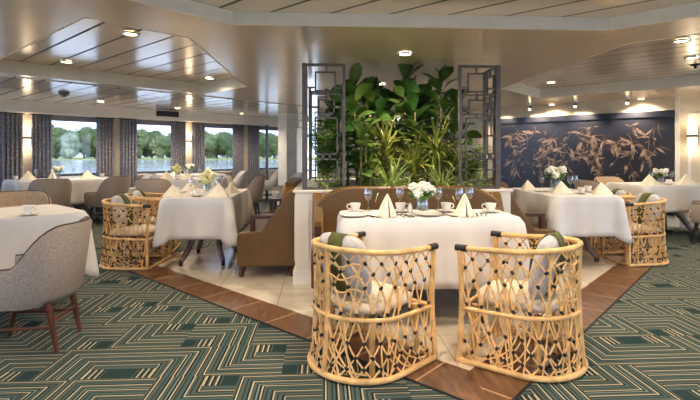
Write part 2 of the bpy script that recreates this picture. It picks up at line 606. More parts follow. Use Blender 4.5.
for P, ztop in ((PL, ZU), (PR, ZU), (PF, ZF)):
    n = len(P)
    for i in range(n):
        p, q = P[i], P[(i + 1) % n]
        fa.add([(p[0], p[1], ZS - 0.002), (q[0], q[1], ZS - 0.002), (q[0], q[1], ztop), (p[0], p[1], ztop)], [(0, 1, 2, 3)])
struct(fa.build('trim_4', M['white_paint'], solid=0.016))
struct(MB().prism(OUT, ZU, ZU + 0.08).build('ceiling', M['planks']))
# plank ceiling strips by the windows and by the mural (just under the soffit)
def band(k0, k1, s0, s1, mx, K):
    n0, n1 = (K - k0) * Q, (K - k1) * Q
    return [mx @ Vector(p) for p in ((s0, n0, 0), (s1, n0, 0), (s1, n1, 0), (s0, n1, 0))]
pw = band(9.5, 13.5, -2.5, 9.4, WW, KW)
pw = [(p.x, p.y) for p in pw]
struct(MB().prism(pw, ZS - 0.012, ZS - 0.004).build('ceiling_planks', M['planks']))
pw = [(-3.9, 5.28), (-3.6, 5.42), (-1.72, 7.29), (0.15, 9.1), (0.15, 9.33), (-4.35, 4.95)]

# bulkhead above the curtains
bk = MB().prism([(-2.5, 0.0), (8.6, 0.0), (8.6, 0.40), (-2.5, 0.40)], 1.905, ZS - 0.004, WW)
struct(bk.build('wall_bulkhead', M['white_paint']))

# ------------------------------------------------------------------ window wall
wins = [(-0.62, 0.63), (0.95, 2.20), (2.52, 3.77), (4.09, 5.34), (5.66, 6.91), (7.23, 8.48)]
SILL, HEAD = 0.76, 1.90
wl = MB()
edges = [-2.5] + [v for w in wins for v in w] + [9.3]
for i in range(0, len(edges), 2):
    wl.box(((edges[i] + edges[i + 1]) / 2, -0.07, 1.06), (edges[i + 1] - edges[i], 0.14, 2.12), WW)
for a, b in wins:
    wl.box(((a + b) / 2, -0.07, SILL / 2), (b - a, 0.14, SILL), WW)
    wl.box(((a + b) / 2, -0.07, (HEAD + 2.12) / 2), (b - a, 0.14, 2.12 - HEAD), WW)
struct(wl.build('wall_left', M['wall']))
struct(MB().box((3.4, 0.012, 0.08), (11.6, 0.024, 0.16), WW).build('baseboard_left', M['white_paint']))
for i, (a, b) in enumerate(wins):
    w = MB(); c = (a + b) / 2; ww = b - a; hh = HEAD - SILL; f = 0.045
    for xx in (a + f / 2, b - f / 2):
        w.box((xx, -0.07, (HEAD + SILL) / 2), (f, 0.08, hh), WW)
    for zz in (SILL + f / 2, HEAD - f / 2):
        w.box((c, -0.07, zz), (ww - 2 * f, 0.08, f), WW)
    wo = struct(w.build('window_%d' % (i + 1), M['frame']))
    MB().box((c, -0.07, (HEAD + SILL) / 2), (ww - 2 * f + 0.01, 0.008, hh - 2 * f + 0.01), WW).build('pane', M['pane'], wo)
    MB().box((c, 0.02, SILL - 0.012), (ww + 0.05, 0.09, 0.026), WW).build('window_sill', M['white_paint'], wo)

where = ['beside the grey chairs out at the left edge', 'beside the left edge of the picture', 'above the first window table',
         'behind the left rattan chairs', 'above the farthest window table', 'left of the white pillar']
for i, (a, b) in enumerate(wins):
    if i == 0: continue
    s_ = MB(); c = (a + b) / 2; h0 = 1.80
    for k in range(4):
        s_.box((c, 0.03 + 0.004 * k, 1.888 - (1.90 - h0) * k / 4), (b - a + 0.02, 0.02, (1.90 - h0) / 3.4), WW)
    tag(s_.build('roman_shade', M['shade'], bevel=0.004), 'grey folded roman shade on the window ' + where[i], 'window shade', 'roman shades along the window wall')

def curtain(s0, s1, label, seed):
    rg = random.Random(seed)
    n = 5 + rg.randint(0, 1)
    ph = rg.uniform(0, 6)
    def fn(u, v):
        x = s0 + (s1 - s0) * u
        z = 0.03 + (1.885 - 0.03) * v
        amp = 0.036 * (1 - 0.25 * v)
        return (x + 0.010 * sin(2 * pi * n * u * 2 + ph), 0.115 + amp * sin(2 * pi * n * u + ph + 0.25 * sin(3 * v)), z)
    root = thing('curtain', label, 'curtain', WW @ Vector(((s0 + s1) / 2, 0.115, 0)), 0, 'curtains along the window wall')
    inv = Matrix.Translation(-root.location)
    MB().grid(fn, n * 10, 8, inv @ WW).build('drape', M['curtain'], root, True, solid=0.004)
    MB().tube([(s0 - 0.03, 0.115, 1.893), (s1 + 0.03, 0.115, 1.893)], 0.009, 8, inv @ WW).build('curtain_rail', M['black'], root)

cs = [(0.80, 1.08, 'left of the window cut by the left picture edge, out of the wall lights'),
      (2.00, 2.33, 'just left of the wall light at the left picture edge'),
      (2.46, 2.77, 'just right of the wall light at the left picture edge'),
      (3.56, 3.87, 'left of the bare wall strip behind the window table'),
      (3.99, 4.32, 'right of the bare wall strip, beside the pale grey chair'),
      (5.10, 5.44, 'left of the wall light in the middle of the window wall'),
      (5.60, 5.90, 'right of the wall light in the middle of the window wall'),
      (6.68, 7.02, 'left one of the pair farthest along the window wall'),
      (7.13, 7.46, 'right one of the pair farthest along the window wall')]
for i, (a, b, l) in enumerate(cs):
    if i: curtain(a, b, 'grey blue patterned curtain ' + l, i)

def sconce(mx, s, label):
    org = mx @ Vector((s, 0, 1.47))
    t = thing('wall_sconce', label, 'wall light', org, 0, 'wall sconces')
    inv = Matrix.Translation(-org) @ mx
    MB().box((s, 0.015, 1.47), (0.10, 0.03, 0.34), inv).build('back_plate', M['chrome'], t)
    for z in (1.565, 1.375):
        MB().box((s, 0.065, z), (0.13, 0.07, 0.16), inv).build('lamp_shade', M['sconce'], t, bevel=0.01)
    MB().box((s, 0.065, 1.47), (0.14, 0.08, 0.03), inv).build('middle_band', M['black'], t)
    for z in (1.70, 1.24):
        l = bpy.data.lights.new('sconce_light', 'POINT'); l.energy = P_SCONCE; l.color = WARM; l.shadow_soft_size = 0.05
        lo = bpy.data.objects.new('sconce_light', l); COL.objects.link(lo); lo.parent = t
        lo.location = (mx @ Vector((s, 0.12, z))) - org
sconce(WW, 2.395, 'lit wall sconce between curtains at the left picture edge')
sconce(WW, 5.52, 'lit wall sconce between curtains in the middle of the window wall')

wb = MB().box((0, -3.1, 0.40), (19, 0.14, 0.80))  # unseen wall, added with window gaps to limit sky fill from behind
wb.box((0, -3.1, 2.02), (19, 0.14, 0.24))
for xx in (-9.4, -6.2, -3.1, 0.0, 3.1, 6.2, 9.4): wb.box((xx, -3.1, 1.35), (0.9, 0.14, 1.10))
struct(wb.build('wall_back_unseen', M['wall']))

# ------------------------------------------------------------------ mural wall
mwb = MB().box((2.9, -0.07, 1.06), (13.2, 0.14, 2.12), MW)
struct(mwb.build('wall_right', M['wall']))
struct(MB().box((2.9, 0.012, 0.07), (13.2, 0.024, 0.14), MW).build('baseboard_right', M['white_paint']))
pm = MB()
for (a, b) in ((-1.5, 0.98), (4.4, 5.4), (5.5, 6.5)):
    for xx in (a + 0.02, b - 0.02): pm.box((xx, 0.008, 1.02), (0.04, 0.016, 1.62), MW)
    for zz in (0.22, 1.82): pm.box(((a + b) / 2, 0.008, zz), (b - a - 0.08, 0.016, 0.04), MW)
pm.box((1.12, 0.02, 1.06), (0.06, 0.04, 2.1), MW); pm.box((4.20, 0.02, 1.06), (0.06, 0.04, 2.1), MW)
struct(pm.build('trim_5', M['white_paint']))
mural = thing('wall_mural', 'dark navy mural with copper leaf strokes on the right wall', 'mural', MW @ Vector((2.66, 0, 0.2)))
inv = Matrix.Translation(-mural.location) @ MW
MB().box((2.66, 0.02, 1.04), (3.0, 0.04, 1.72), inv).build('panel', M['navy'], mural)
MB().box((2.66, 0.045, 1.845), (3.0, 0.07, 0.10), inv).build('header_band', M['navy'], mural)
lv = MB(); rg = random.Random(3)
def stroke(x, z, ang, L, w, bend):
    n = 7; vs_ = []; fs_ = []
    dx, dz = cos(ang), sin(ang); px, pz = -dz, dx
    for i in range(n + 1):
        t = i / n; wd_ = w * sin(pi * min(1, max(0.02, t)) ** 0.8) + 0.0008
        bx = x + dx * L * t + px * bend * sin(pi * t); bz = z + dz * L * t + pz * bend * sin(pi * t)
        for sg in (-1, 1):
            vs_.append((bx + px * sg * wd_, 0.0415 + 0.004 * sin(pi * t), bz + pz * sg * wd_))
    fs_ = [(2 * i, 2 * i + 1, 2 * i + 3, 2 * i + 2) for i in range(n)]
    lv.add(vs_, fs_, inv)
def inside(x, z): return 1.2 < x < 4.12 and 0.26 < z < 1.78
for k in range(84):
    bx = rg.uniform(1.3, 4.05); bz = 1.74 - abs(rg.gauss(0, 0.42)); a0 = rg.uniform(-3.0, -0.2)
    if bz < 0.7: bz = rg.uniform(0.9, 1.6)
    Ls = rg.uniform(0.12, 0.5)
    if not inside(bx + cos(a0) * Ls, bz + sin(a0) * Ls): continue
    stroke(bx, bz, a0, Ls, 0.003, rg.uniform(-0.05, 0.05))
    for j in range(rg.randint(1, 5)):
        t = rg.uniform(0.1, 1.0); sg = rg.choice((-1, 1))
        px_, pz_ = bx + cos(a0) * Ls * t, bz + sin(a0) * Ls * t
        aa = a0 + sg * rg.uniform(0.2, 1.2); LL = rg.uniform(0.05, 0.26)
        ex, ez = px_ + cos(aa) * LL, pz_ + sin(aa) * LL
        if inside(px_, pz_) and inside(ex, ez):
            stroke(px_, pz_, aa, LL, LL * rg.uniform(0.05, 0.14), rg.uniform(-0.03, 0.03))
lv.build('leaf_strokes', M['copper'], mural)
sconce(MW, 0.92, 'lit wall sconce at the right picture edge beside the mural')

# pillar between the window wall and the planter
pc = Vector((-0.83, 10.6, 0))
pmx = frame_mx(pc, (Q, Q, 0), (Q, -Q, 0))
pl_ = MB().box((0.15, -0.15, 1.06), (0.30, 0.30, 2.12), pmx)
for zz, hh in ((0.08, 0.16), (2.06, 0.1)): pl_.box((0.15, -0.15, zz), (0.33, 0.33, hh), pmx)
struct(pl_.build('wall_pillar', M['wall_w'], bevel=0.006))
wp = MB().prism([(-2.18 + 0.72, 11.9), (-1.40, 11.9), (-1.40, 11.98), (-1.46, 11.98)], 0.0, 1.9)
struct(wp.build('trim_6', M['frame']))

# ------------------------------------------------------------------ lamps in the ceiling
ring = MB().lathe([(0.052, -0.001), (0.07, -0.006), (0.075, 0.004), (0.075, 0.012)], 20)
lens = MB().lathe([(0.0001, 0.0), (0.052, 0.0), (0.052, 0.01), (0.0001, 0.01)], 16)
dlt = thing('ceiling_downlight', 'round lit ceiling downlight', 'ceiling light', (0, 0, 0), 0, 'recessed ceiling downlights')
ring.build('trim_ring', M['chrome'], dlt, True); lens.build('lens', M['lamp'], dlt)
DL = Stock(dlt)
def downlight(x, y, z, label, power=None, ang=150, k=1.0):
    o = DL.put((x, y, z - 0.013), 0, label)
    l = bpy.data.lights.new('downlight_beam', 'SPOT'); l.energy = power if power is not None else P_DOWN
    l.color = WARM; l.spot_size = R(ang); l.spot_blend = 0.6; l.shadow_soft_size = 0.06
    lo = bpy.data.objects.new('downlight_beam', l); COL.objects.link(lo)
    lo.location = (0, 0, -0.03); lo.parent = o
    return o
ZP = ZS - 0.012
downlight(-1.70, 4.25, ZU, 'largest lit downlight in the plank recess at upper left, nearest the camera')
downlight(-2.96, 5.59, ZU, 'lit downlight at the far left end of the left plank recess')
downlight(-1.60, 6.70, ZU, 'lit downlight at the planter end of the left plank recess')
downlight(-3.85, 8.36, ZP, 'lit downlight in the ceiling above the first window table')
downlight(-2.9, 9.52, ZP, 'lit downlight in the ceiling just right of the dark vent grille')
downlight(-1.85, 10.75, ZP, 'lit downlight nearest the far corner of the window wall')
downlight(0.74, 4.24, ZS, 'lit downlight in the soffit above the front of the planter', 48)
downlight(0.75, 6.10, ZS, 'small lit downlight in the soffit seen just above the plants')
downlight(3.39, 6.84, ZU, 'lit downlight in the right plank recess nearest the white corner')
downlight(3.35, 4.23, ZU, 'largest lit downlight in the right plank recess, nearest the camera')
downlight(4.06, 4.97, ZU, 'half seen lit downlight at the right picture edge in the plank recess')
downlight(4.25, 8.55, ZS, 'small lit downlight left in the strip before the mural')
downlight(5.28, 7.55, ZS, 'small lit downlight right in the strip before the mural')
for x, y in ((-0.3, 2.7), (0.73, 1.6), (1.8, 2.7), (-1.2, 0.6), (2.6, 0.6), (-2.9, -0.6), (0.73, -0.6), (4.2, -0.6)):  # added fill lamps in the front coffer, out of view
    downlight(x, y, ZF, 'added unseen fill downlight above the camera at %s across and %s along' % (x, y), P_FILL)
for x, y in ((-3.6, 2.6), (5.2, 3.0)):  # two more fill lamps added past the sides of the view
    downlight(x, y, ZS if x < 0 else ZU, 'added unseen fill downlight at the %s side of the room' % ('left' if x < 0 else 'right'), P_FILL)

# bullet spots that wash the mural
st = thing('mural_spotlight', 'small spotlight', 'spotlight', (0, 0, 0), 0, 'spotlights washing the mural')
MB().lathe([(0.0001, 0), (0.04, 0), (0.04, -0.012), (0.008, -0.014), (0.008, -0.05), (0.0001, -0.05)], 14).build('ceiling_mount', M['chrome'], st, True)
tilt = Matrix.Translation((0, 0, -0.065)) @ Matrix.Rotation(R(42), 4, Vector((-Q, Q, 0)))
MB().lathe([(0.0001, 0.045), (0.022, 0.04), (0.03, 0.0), (0.03, -0.04), (0.026, -0.04), (0.0001, -0.034)], 14, tilt).build('lamp_head', M['grey_plastic'], st, True)
MB().lathe([(0.0001, -0.036), (0.024, -0.036), (0.024, -0.041), (0.0001, -0.041)], 12, tilt).build('lens', M['lamp'], st)
SP = Stock(st)
for i, v in enumerate((4.0, 3.35, 2.55, 1.75)):
    p = MW @ Vector((v, 0.42, ZS))
    o = SP.put(p, 0, ['small bullet spotlight at the left end of the mural, by the planter screen', 'second bullet spotlight from the left above the mural',
                      'third bullet spotlight from the left above the mural', 'bullet spotlight at the right end of the mural'][i])
    l = bpy.data.lights.new('mural_beam', 'SPOT'); l.energy = P_MURAL; l.color = WARM; l.spot_size = R(95); l.spot_blend = 0.5; l.shadow_soft_size = 0.03
    lo = bpy.data.objects.new('mural_beam', l); COL.objects.link(lo); lo.parent = o
    lo.location = (0.05, 0.05, -0.11)
    lo.rotation_euler = (Vector((0.42 * Q, 0.42 * Q, -0.55))).to_track_quat('-Z', 'Y').to_euler()

sd = thing('smoke_detector', 'grey round smoke detector on the plank ceiling near the windows', 'smoke detector', (-3.85, 7.2, ZP))
MB().lathe([(0.0001, 0), (0.075, 0), (0.075, -0.02), (0.055, -0.045), (0.0001, -0.05)], 20).build('housing', M['grey_plastic'], sd, True)
MB().lathe([(0.0001, -0.05), (0.03, -0.05), (0.026, -0.062), (0.0001, -0.064)], 14).build('sensor', M['black'], sd, True)
sp = thing('sprinkler_head', 'dark ceiling sprinkler at the right picture edge', 'sprinkler', (4.45, 5.4, ZU))
MB().lathe([(0.0001, 0), (0.05, 0), (0.045, -0.012), (0.012, -0.016), (0.012, -0.05), (0.0001, -0.05)], 14).build('body', M['black'], sp, True)
MB().lathe([(0.0001, -0.05), (0.025, -0.052), (0.0001, -0.058)], 12).build('deflector', M['chrome'], sp)
vt = thing('vent_grille', 'dark slatted air vent in the bulkhead above the curtains', 'vent', WW @ Vector((4.86, 0.40, 2.03)))
inv = Matrix.Translation(-vt.location) @ WW
MB().box((4.86, 0.405, 2.03), (0.50, 0.014, 0.12), inv).build('frame', M['vent'], vt, bevel=0.003)
for k in range(5):
    MB().box((4.86, 0.416, 1.988 + 0.021 * k), (0.46, 0.012, 0.008), inv).build('slat', M['black'], vt)

# ------------------------------------------------------------------ outside: river, far bank, trees
rv = MB().prism([(-500, -60), (300, -60), (300, 262), (-500, 262)], -3.2, -2.5)
struct(rv.build('river', M['water']))
gb = MB().prism([(-500, 252), (300, 252), (300, 420), (-500, 420)], -3.0, -1.9)
struct(gb.build('river_bank', M['grass']))

def tree_proto(seed, mname):
    rg = random.Random(seed)
    t = thing('tree', 'tree', 'tree')
    f = MB()
    lobes = [(Vector((0, 0, 8.5)), 5.2)]
    for k in range(11):
        a = rg.uniform(0, 2 * pi); h = rg.uniform(3.0, 12.5)
        rr = rg.uniform(1.5, 4.6) * (1.0 if h < 9 else 0.6)
        lobes.append((Vector((rr * cos(a), rr * sin(a), h)), rg.uniform(2.0, 3.6)))
    for c, r in lobes:
        f.ball(c, (r * 0.86, r * 0.86, r * 0.74), 12, 8, jit=0.15, rg=rg)
    for k in range(3600):
        c, r = rg.choice(lobes)
        d = Vector((rg.gauss(0, 1), rg.gauss(0, 1), rg.gauss(0, 1))).normalized()
        p = c + d * r * rg.uniform(0.8, 1.12)
        s_ = rg.uniform(0.22, 0.5)
        q = d.to_track_quat('Z', 'Y').to_matrix().to_4x4(); q.translation = p
        f.add([(-s_, -s_ * .6, 0), (s_, -s_ * .5, .2), (s_ * .8, s_ * .6, 0), (-s_ * .7, s_ * .6, .2)], [(0, 1, 2, 3)], q)
    f.build('foliage', M[mname], t)
    tr = MB().tube([(0, 0, 0), (0.1, 0, 3), (0, 0.2, 7)], [0.45, 0.35, 0.15], 8)
    for a in (0.3, 2.4, 4.4):
        tr.tube([(0, 0, 3), (1.5 * cos(a), 1.5 * sin(a), 5.2), (2.6 * cos(a), 2.6 * sin(a), 7)], [0.2, 0.13, 0.06], 6)
    tr.build('trunk', M['trunk'], t, True)
    return Stock(t)
tp = [tree_proto(1, 'tree'), tree_proto(2, 'tree_d'), tree_proto(3, 'tree_p'), tree_proto(4, 'tree')]
rg = random.Random(12)
def pxw(px, Y):
    X = (px - 350) * Y / 470
    return X * cos(R(3.2)) + Y * sin(R(3.2)), -X * sin(R(3.2)) + Y * cos(R(3.2))
trees = []
winname = {0: 'left edge', 1: 'nearest full', 2: 'middle', 3: 'second last', 4: 'last narrow'}
spans = [(1, [(44, 270, 1, 1.18), (57, 262, 0, 1.05), (71, 256, 2, 0.82), (84, 266, 3, 1.12), (95, 275, 1, 1.0), (66, 285, 3, 1.15), (104, 262, 0, 0.95)]),
         (2, [(128, 268, 3, 1.05), (140, 258, 0, 0.98), (152, 266, 1, 0.92), (163, 258, 3, 0.86), (174, 266, 0, 0.9)]),
         (3, [(198, 268, 1, 0.98), (207, 258, 0, 0.92), (217, 264, 3, 0.94), (227, 258, 1, 0.86), (236, 268, 0, 0.9)]),
         (4, [(255, 262, 0, 0.9), (264, 258, 1, 0.84), (274, 264, 3, 0.9)]), (0, [(2, 264, 3, 1.05), (-12, 270, 1, 1.1), (14, 268, 0, 1.0)])]
posw = ['leftmost', 'second', 'third', 'fourth', 'fifth', 'sixth', 'seventh']
colw = {0: 'mid green', 1: 'dark green', 2: 'pale silvery', 3: 'mid green'}
for wi, lst in spans:
    for k, (px, Y, kind, sc) in enumerate(sorted(lst)):
        x, y = pxw(px, Y)
        lab = '%s far bank tree %s seen through the %s window' % (colw[kind], posw[k] + (' from left' if k else ''), winname[wi])
        o = tp[kind].put((x, y, -1.95), rg.uniform(0, 6), lab, 'trees on the far river bank', sc * 1.17)

# ------------------------------------------------------------------ planter with plants
PX0, PX1, PY0, PY1 = -0.26, 1.74, 4.29, 6.29
pcx, pcy = (PX0 + PX1) / 2, (PY0 + PY1) / 2
pn = thing('planter', 'large square cream panelled planter in the middle of the room', 'planter', (pcx, pcy, 0))
def wall_ring(m, h, th, z0, z1):
    m.box((0, -h + th / 2, (z0 + z1) / 2), (2 * h, th, z1 - z0)); m.box((0, h - th / 2, (z0 + z1) / 2), (2 * h, th, z1 - z0))
    m.box((-h + th / 2, 0, (z0 + z1) / 2), (th, 2 * h - 2 * th, z1 - z0)); m.box((h - th / 2, 0, (z0 + z1) / 2), (th, 2 * h - 2 * th, z1 - z0))
hp = (PX1 - PX0) / 2
b1 = MB(); wall_ring(b1, hp, 0.06, 0.006, 0.84); b1.build('box', M['white_paint'], pn, bevel=0.003)
b2 = MB(); wall_ring(b2, hp + 0.02, 0.22, 0.84, 0.862); b2.build('rim', M['white_paint'], pn, bevel=0.004)
b3 = MB(); wall_ring(b3, hp + 0.018, 0.018, 0.006, 0.13); b3.build('plinth', M['white_paint'], pn, bevel=0.004)
for side in range(4):
    mx = Matrix.Rotation(side * pi / 2, 4, 'Z')
    for k in (-1, 0, 1):
        cxx = k * 0.62; mo = MB()
        for dx in (-0.26, 0.26): mo.box((cxx + dx, -hp - 0.006, 0.49), (0.022, 0.014, 0.58), mx)
        for dz in (0.20, 0.78): mo.box((cxx, -hp - 0.006, dz), (0.498, 0.014, 0.022), mx)
        mo.build('panel_moulding', M['white_paint'], pn, bevel=0.003)
so_ = MB().grid(lambda u, v: (-0.93 + 1.86 * u, -0.93 + 1.86 * v, 0.78 + 0.025 * sin(17 * u) * cos(13 * v)), 16, 16).build('soil', M['soil'], pn)

# openwork corner screens
def bar(m, x0, z0, x1, z1, w=0.014, d=0.018, mx=None):
    m.box(((x0 + x1) / 2, 0, (z0 + z1) / 2), (abs(x1 - x0) + w, d, abs(z1 - z0) + w), mx)
def rect(m, x0, z0, x1, z1, mx, w=0.014):
    bar(m, x0, z0, x1, z0, w, mx=mx); bar(m, x0, z1, x1, z1, w, mx=mx)
    bar(m, x0, z0, x0, z1, w, mx=mx); bar(m, x1, z0, x1, z1, w, mx=mx)
def screen_at(name_label, sx, sy, X, Y):
    t = thing('lattice_screen', name_label, 'screen', (X, Y, 0.862), 0, 'openwork screens on the planter corners')
    MB().box((sx * 0.02, sy * 0.02, 0.58), (0.045, 0.045, 1.16)).build('corner_post', M['screen'], t, bevel=0.003)
    W = 0.36; H = 1.16
    for axis in (0, 1):
        if axis == 0: mx = Matrix.Translation((sx * 0.02, sy * 0.02, 0)) @ Matrix.Diagonal((sx, 1, 1, 1))
        else: mx = Matrix.Translation((sx * 0.02, sy * 0.02, 0)) @ Matrix(((0, 1, 0, 0), (sy, 0, 0, 0), (0, 0, 1, 0), (0, 0, 0, 1)))
        f = MB()
        bar(f, 0.02, 0.012, W, 0.012, 0.024, 0.026, mx); bar(f, 0.02, H - 0.012, W, H - 0.012, 0.024, 0.026, mx); bar(f, W, 0.02, W, H - 0.02, 0.026, 0.028, mx)
        f.build('frame', M['screen'], t, bevel=0.002)
        g = MB()
        rect(g, 0.10, 0.91, 0.28, 1.08, mx); bar(g, 0.20, 1.08, 0.20, 1.14, mx=mx)
        bar(g, 0.03, 0.94, 0.10, 0.94, mx=mx); bar(g, 0.30, 0.94, 0.37, 0.94, mx=mx)
        bar(g, 0.06, 0.88, 0.34, 0.88, mx=mx); bar(g, 0.20, 0.88, 0.20, 0.91, mx=mx)
        rect(g, 0.13, 0.70, 0.27, 0.83, mx); bar(g, 0.20, 0.83, 0.20, 0.88, mx=mx)
        bar(g, 0.06, 0.88, 0.06, 0.50, mx=mx); bar(g, 0.34, 0.88, 0.34, 0.50, mx=mx)
        bar(g, 0.06, 0.76, 0.13, 0.76, mx=mx); bar(g, 0.27, 0.76, 0.34, 0.76, mx=mx)
        rect(g, 0.10, 0.33, 0.30, 0.66, mx); bar(g, 0.20, 0.66, 0.20, 0.70, mx=mx)
        bar(g, 0.03, 0.50, 0.10, 0.50, mx=mx); bar(g, 0.30, 0.50, 0.37, 0.50, mx=mx)
        rect(g, 0.10, 0.08, 0.30, 0.28, mx); bar(g, 0.17, 0.28, 0.17, 0.33, mx=mx); bar(g, 0.23, 0.28, 0.23, 0.33, mx=mx)
        bar(g, 0.03, 0.18, 0.10, 0.18, mx=mx); bar(g, 0.30, 0.18, 0.37, 0.18, mx=mx); bar(g, 0.20, 0.02, 0.20, 0.08, mx=mx)
        g.build('lattice', M['screen'], t)
screen_at('grey openwork corner screen at the front left of the planter', 1, 1, PX0 + 0.065, PY0 + 0.02)
screen_at('grey openwork corner screen at the front right of the planter', -1, 1, PX1 - 0.09, PY0 + 0.02)
screen_at('grey openwork corner screen at the back left behind the plants', 1, -1, PX0 + 0.065, PY1 - 0.02)
screen_at('grey openwork corner screen at the back right behind the plants', -1, -1, PX1 - 0.09, PY1 - 0.02)

def leaf(m, p, d, L, w, droop, rg, kind='fig', n=6):
    """one blade from p along d, sagging with droop"""
    d = Vector(d).normalized()
    side = d.cross(Vector((0, 0, 1)))
    side = side.normalized() if side.length > 0.05 else Vector((cos(rg.uniform(0, 6)), sin(rg.uniform(0, 6)), 0))
    vs_ = []; p = Vector(p); pos = p.copy(); dd = d.copy()
    roll = rg.uniform(-0.5, 0.5)
    for i in range(n + 1):
        t = i / n
        if kind == 'fig': wt = w * (sin(pi * min(1, t ** 1.25 * 0.93 + 0.05)) ** 0.8)
        else: wt = w * (min(1, t * 6 + 0.4)) * (1 - t ** 2.2) + 0.0006
        nrm = side.cross(dd).normalized()
        s2 = (side * cos(roll) + nrm * sin(roll))
        up = s2.cross(dd).normalized()
        vs_ += [pos - s2 * wt + up * wt * 0.28, pos, pos + s2 * wt + up * wt * 0.28]
        pos = pos + dd * (L / n)
        dd = (dd + Vector((0, 0, -droop / n))).normalized()
    fs_ = []
    for i in range(n):
        a = 3 * i
        fs_ += [(a, a + 1, a + 4, a + 3), (a + 1, a + 2, a + 5, a + 4)]
    m.add(vs_, fs_)

ZB = 0.785
def clampdir(x, y, d):
    return d
def fig_tree(x, y, h, label, seed, mname='fig', n=24, Lr=(0.15, 0.24)):
    rg = random.Random(seed)
    t = thing('fig_plant', label, 'plant', (x, y, ZB), 0, 'plants in the planter')
    f = MB(); s_ = MB()
    lean = Vector((rg.uniform(-.06, .06), rg.uniform(-.06, .06), 0))
    pts = [Vector((0, 0, 0)), lean * 0.5 + Vector((0, 0, h * .5)), lean + Vector((0, 0, h - 0.1))]
    s_.tube(pts, [0.016, 0.012, 0.005], 7)
    for k in range(n):
        tt = 0.28 + 0.72 * k / n
        p = lean * tt + Vector((0, 0, (h - 0.10) * tt))
        a = k * 2.4 + rg.uniform(-.4, .4)
        el = -0.1 + 1.25 * tt ** 1.5 + rg.uniform(-.25, .25)
        d = Vector((cos(a) * cos(el), sin(a) * cos(el), sin(el)))
        st_ = p + d * 0.05
        s_.tube([p, st_], [0.004, 0.003], 5)
        L = rg.uniform(*Lr)
        leaf(f, st_, d, L, L * rg.uniform(0.28, 0.36), 0.7, rg, 'fig', 7)
    top = lean + Vector((0, 0, h - 0.12))
    for k in range(3):
        a = k * 2.1 + rg.uniform(0, 1)
        leaf(f, top, Vector((0.35 * cos(a), 0.35 * sin(a), 1)), 0.19, 0.055, 0.2, rg, 'fig', 7)
    f.build('foliage', M[mname], t, True); s_.build('stem', M['stem'], t, True)
def strap_plant(x, y, label, seed, name, mname, n=60, L=(0.25, 0.45), w=0.009, h=0.06, up=(0.35, 1.4), droop=1.6):
    rg = random.Random(seed)
    t = thing(name, label, 'plant', (x, y, ZB), 0, 'plants in the planter')
    f = MB()
    for k in range(n):
        a = rg.uniform(0, 2 * pi); el = rg.uniform(*up)
        d = Vector((cos(a) * cos(el), sin(a) * cos(el), sin(el)))
        z = h * rg.uniform(0.3, 1)
        leaf(f, (0.02 * cos(a), 0.02 * sin(a), z), d, rg.uniform(*L), w * rg.uniform(.8, 1.2), droop * rg.uniform(.6, 1.2), rg, 'strap', 7)
    f.build('foliage', M[mname], t, True)
    MB().tube([(0, 0, 0), (0, 0, h)], [0.018, 0.012], 7).build('stem', M['stem'], t, True)
def palm(x, y, h, label, seed, n=14):
    rg = random.Random(seed)
    t = thing('palm_plant', label, 'plant', (x, y, ZB), 0, 'plants in the planter')
    f = MB(); s_ = MB()
    for k in range(n):
        a = rg.uniform(0, 2 * pi); L = h * rg.uniform(0.65, 1.05)
        pts = []
        sp_ = rg.uniform(0.08, 0.26)
        for i in range(9):
            u = i / 8
            r = sp_ * u ** 1.6
            pts.append(Vector((cos(a) * r, sin(a) * r, L * (u - 0.10 * u ** 3))))
        s_.tube(pts, [0.006 - 0.0005 * i for i in range(9)], 5)
        for i in range(2, 9):
            for sg in (-1, 1):
                for q in (0, 0.5):
                    if i == 8 and q: continue
                    p = pts[i].lerp(pts[min(8, i + 1)], q)
                    tg = (pts[i] - pts[i - 1]).normalized()
                    sd_ = Vector((-sin(a), cos(a), 0)) * sg
                    d = tg * 0.7 + sd_ + Vector((cos(a), sin(a), 0)) * 0.2
                    leaf(f, p, d, rg.uniform(.12, .19), 0.009, 1.0, rg, 'strap', 4)
    f.build('foliage', M['palm'], t, True); s_.build('stem', M['stem'], t, True)

fig_tree(0.34, 4.72, 1.20, 'tall broad leaf fig plant beside the front left screen', 1)
fig_tree(0.80, 4.78, 1.30, 'tallest broad leaf fig plant in the middle of the planter', 2, n=28)
fig_tree(1.19, 4.74, 1.25, 'tall broad leaf fig plant beside the front right screen', 5)
fig_tree(0.36, 4.52, 0.66, 'short broad leaf fig plant low in front, next to the left screen', 9, n=14)
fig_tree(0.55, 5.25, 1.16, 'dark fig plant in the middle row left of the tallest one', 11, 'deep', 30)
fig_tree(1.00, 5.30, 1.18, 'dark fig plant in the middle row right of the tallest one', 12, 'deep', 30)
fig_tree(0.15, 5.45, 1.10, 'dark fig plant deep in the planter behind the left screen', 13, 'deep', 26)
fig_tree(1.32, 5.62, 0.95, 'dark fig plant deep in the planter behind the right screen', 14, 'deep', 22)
strap_plant(1.10, 4.56, 'tall yellow green dracaena in front of the right tall fig', 15, 'dracaena_plant', 'dracaena', 80, (0.28, 0.46), 0.011, 0.5, (0.0, 1.4), 1.2)
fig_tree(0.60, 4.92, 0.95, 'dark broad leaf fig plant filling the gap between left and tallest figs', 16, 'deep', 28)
fig_tree(0.98, 4.95, 0.98, 'dark broad leaf fig plant filling the gap between tallest and right figs', 17, 'deep', 28)
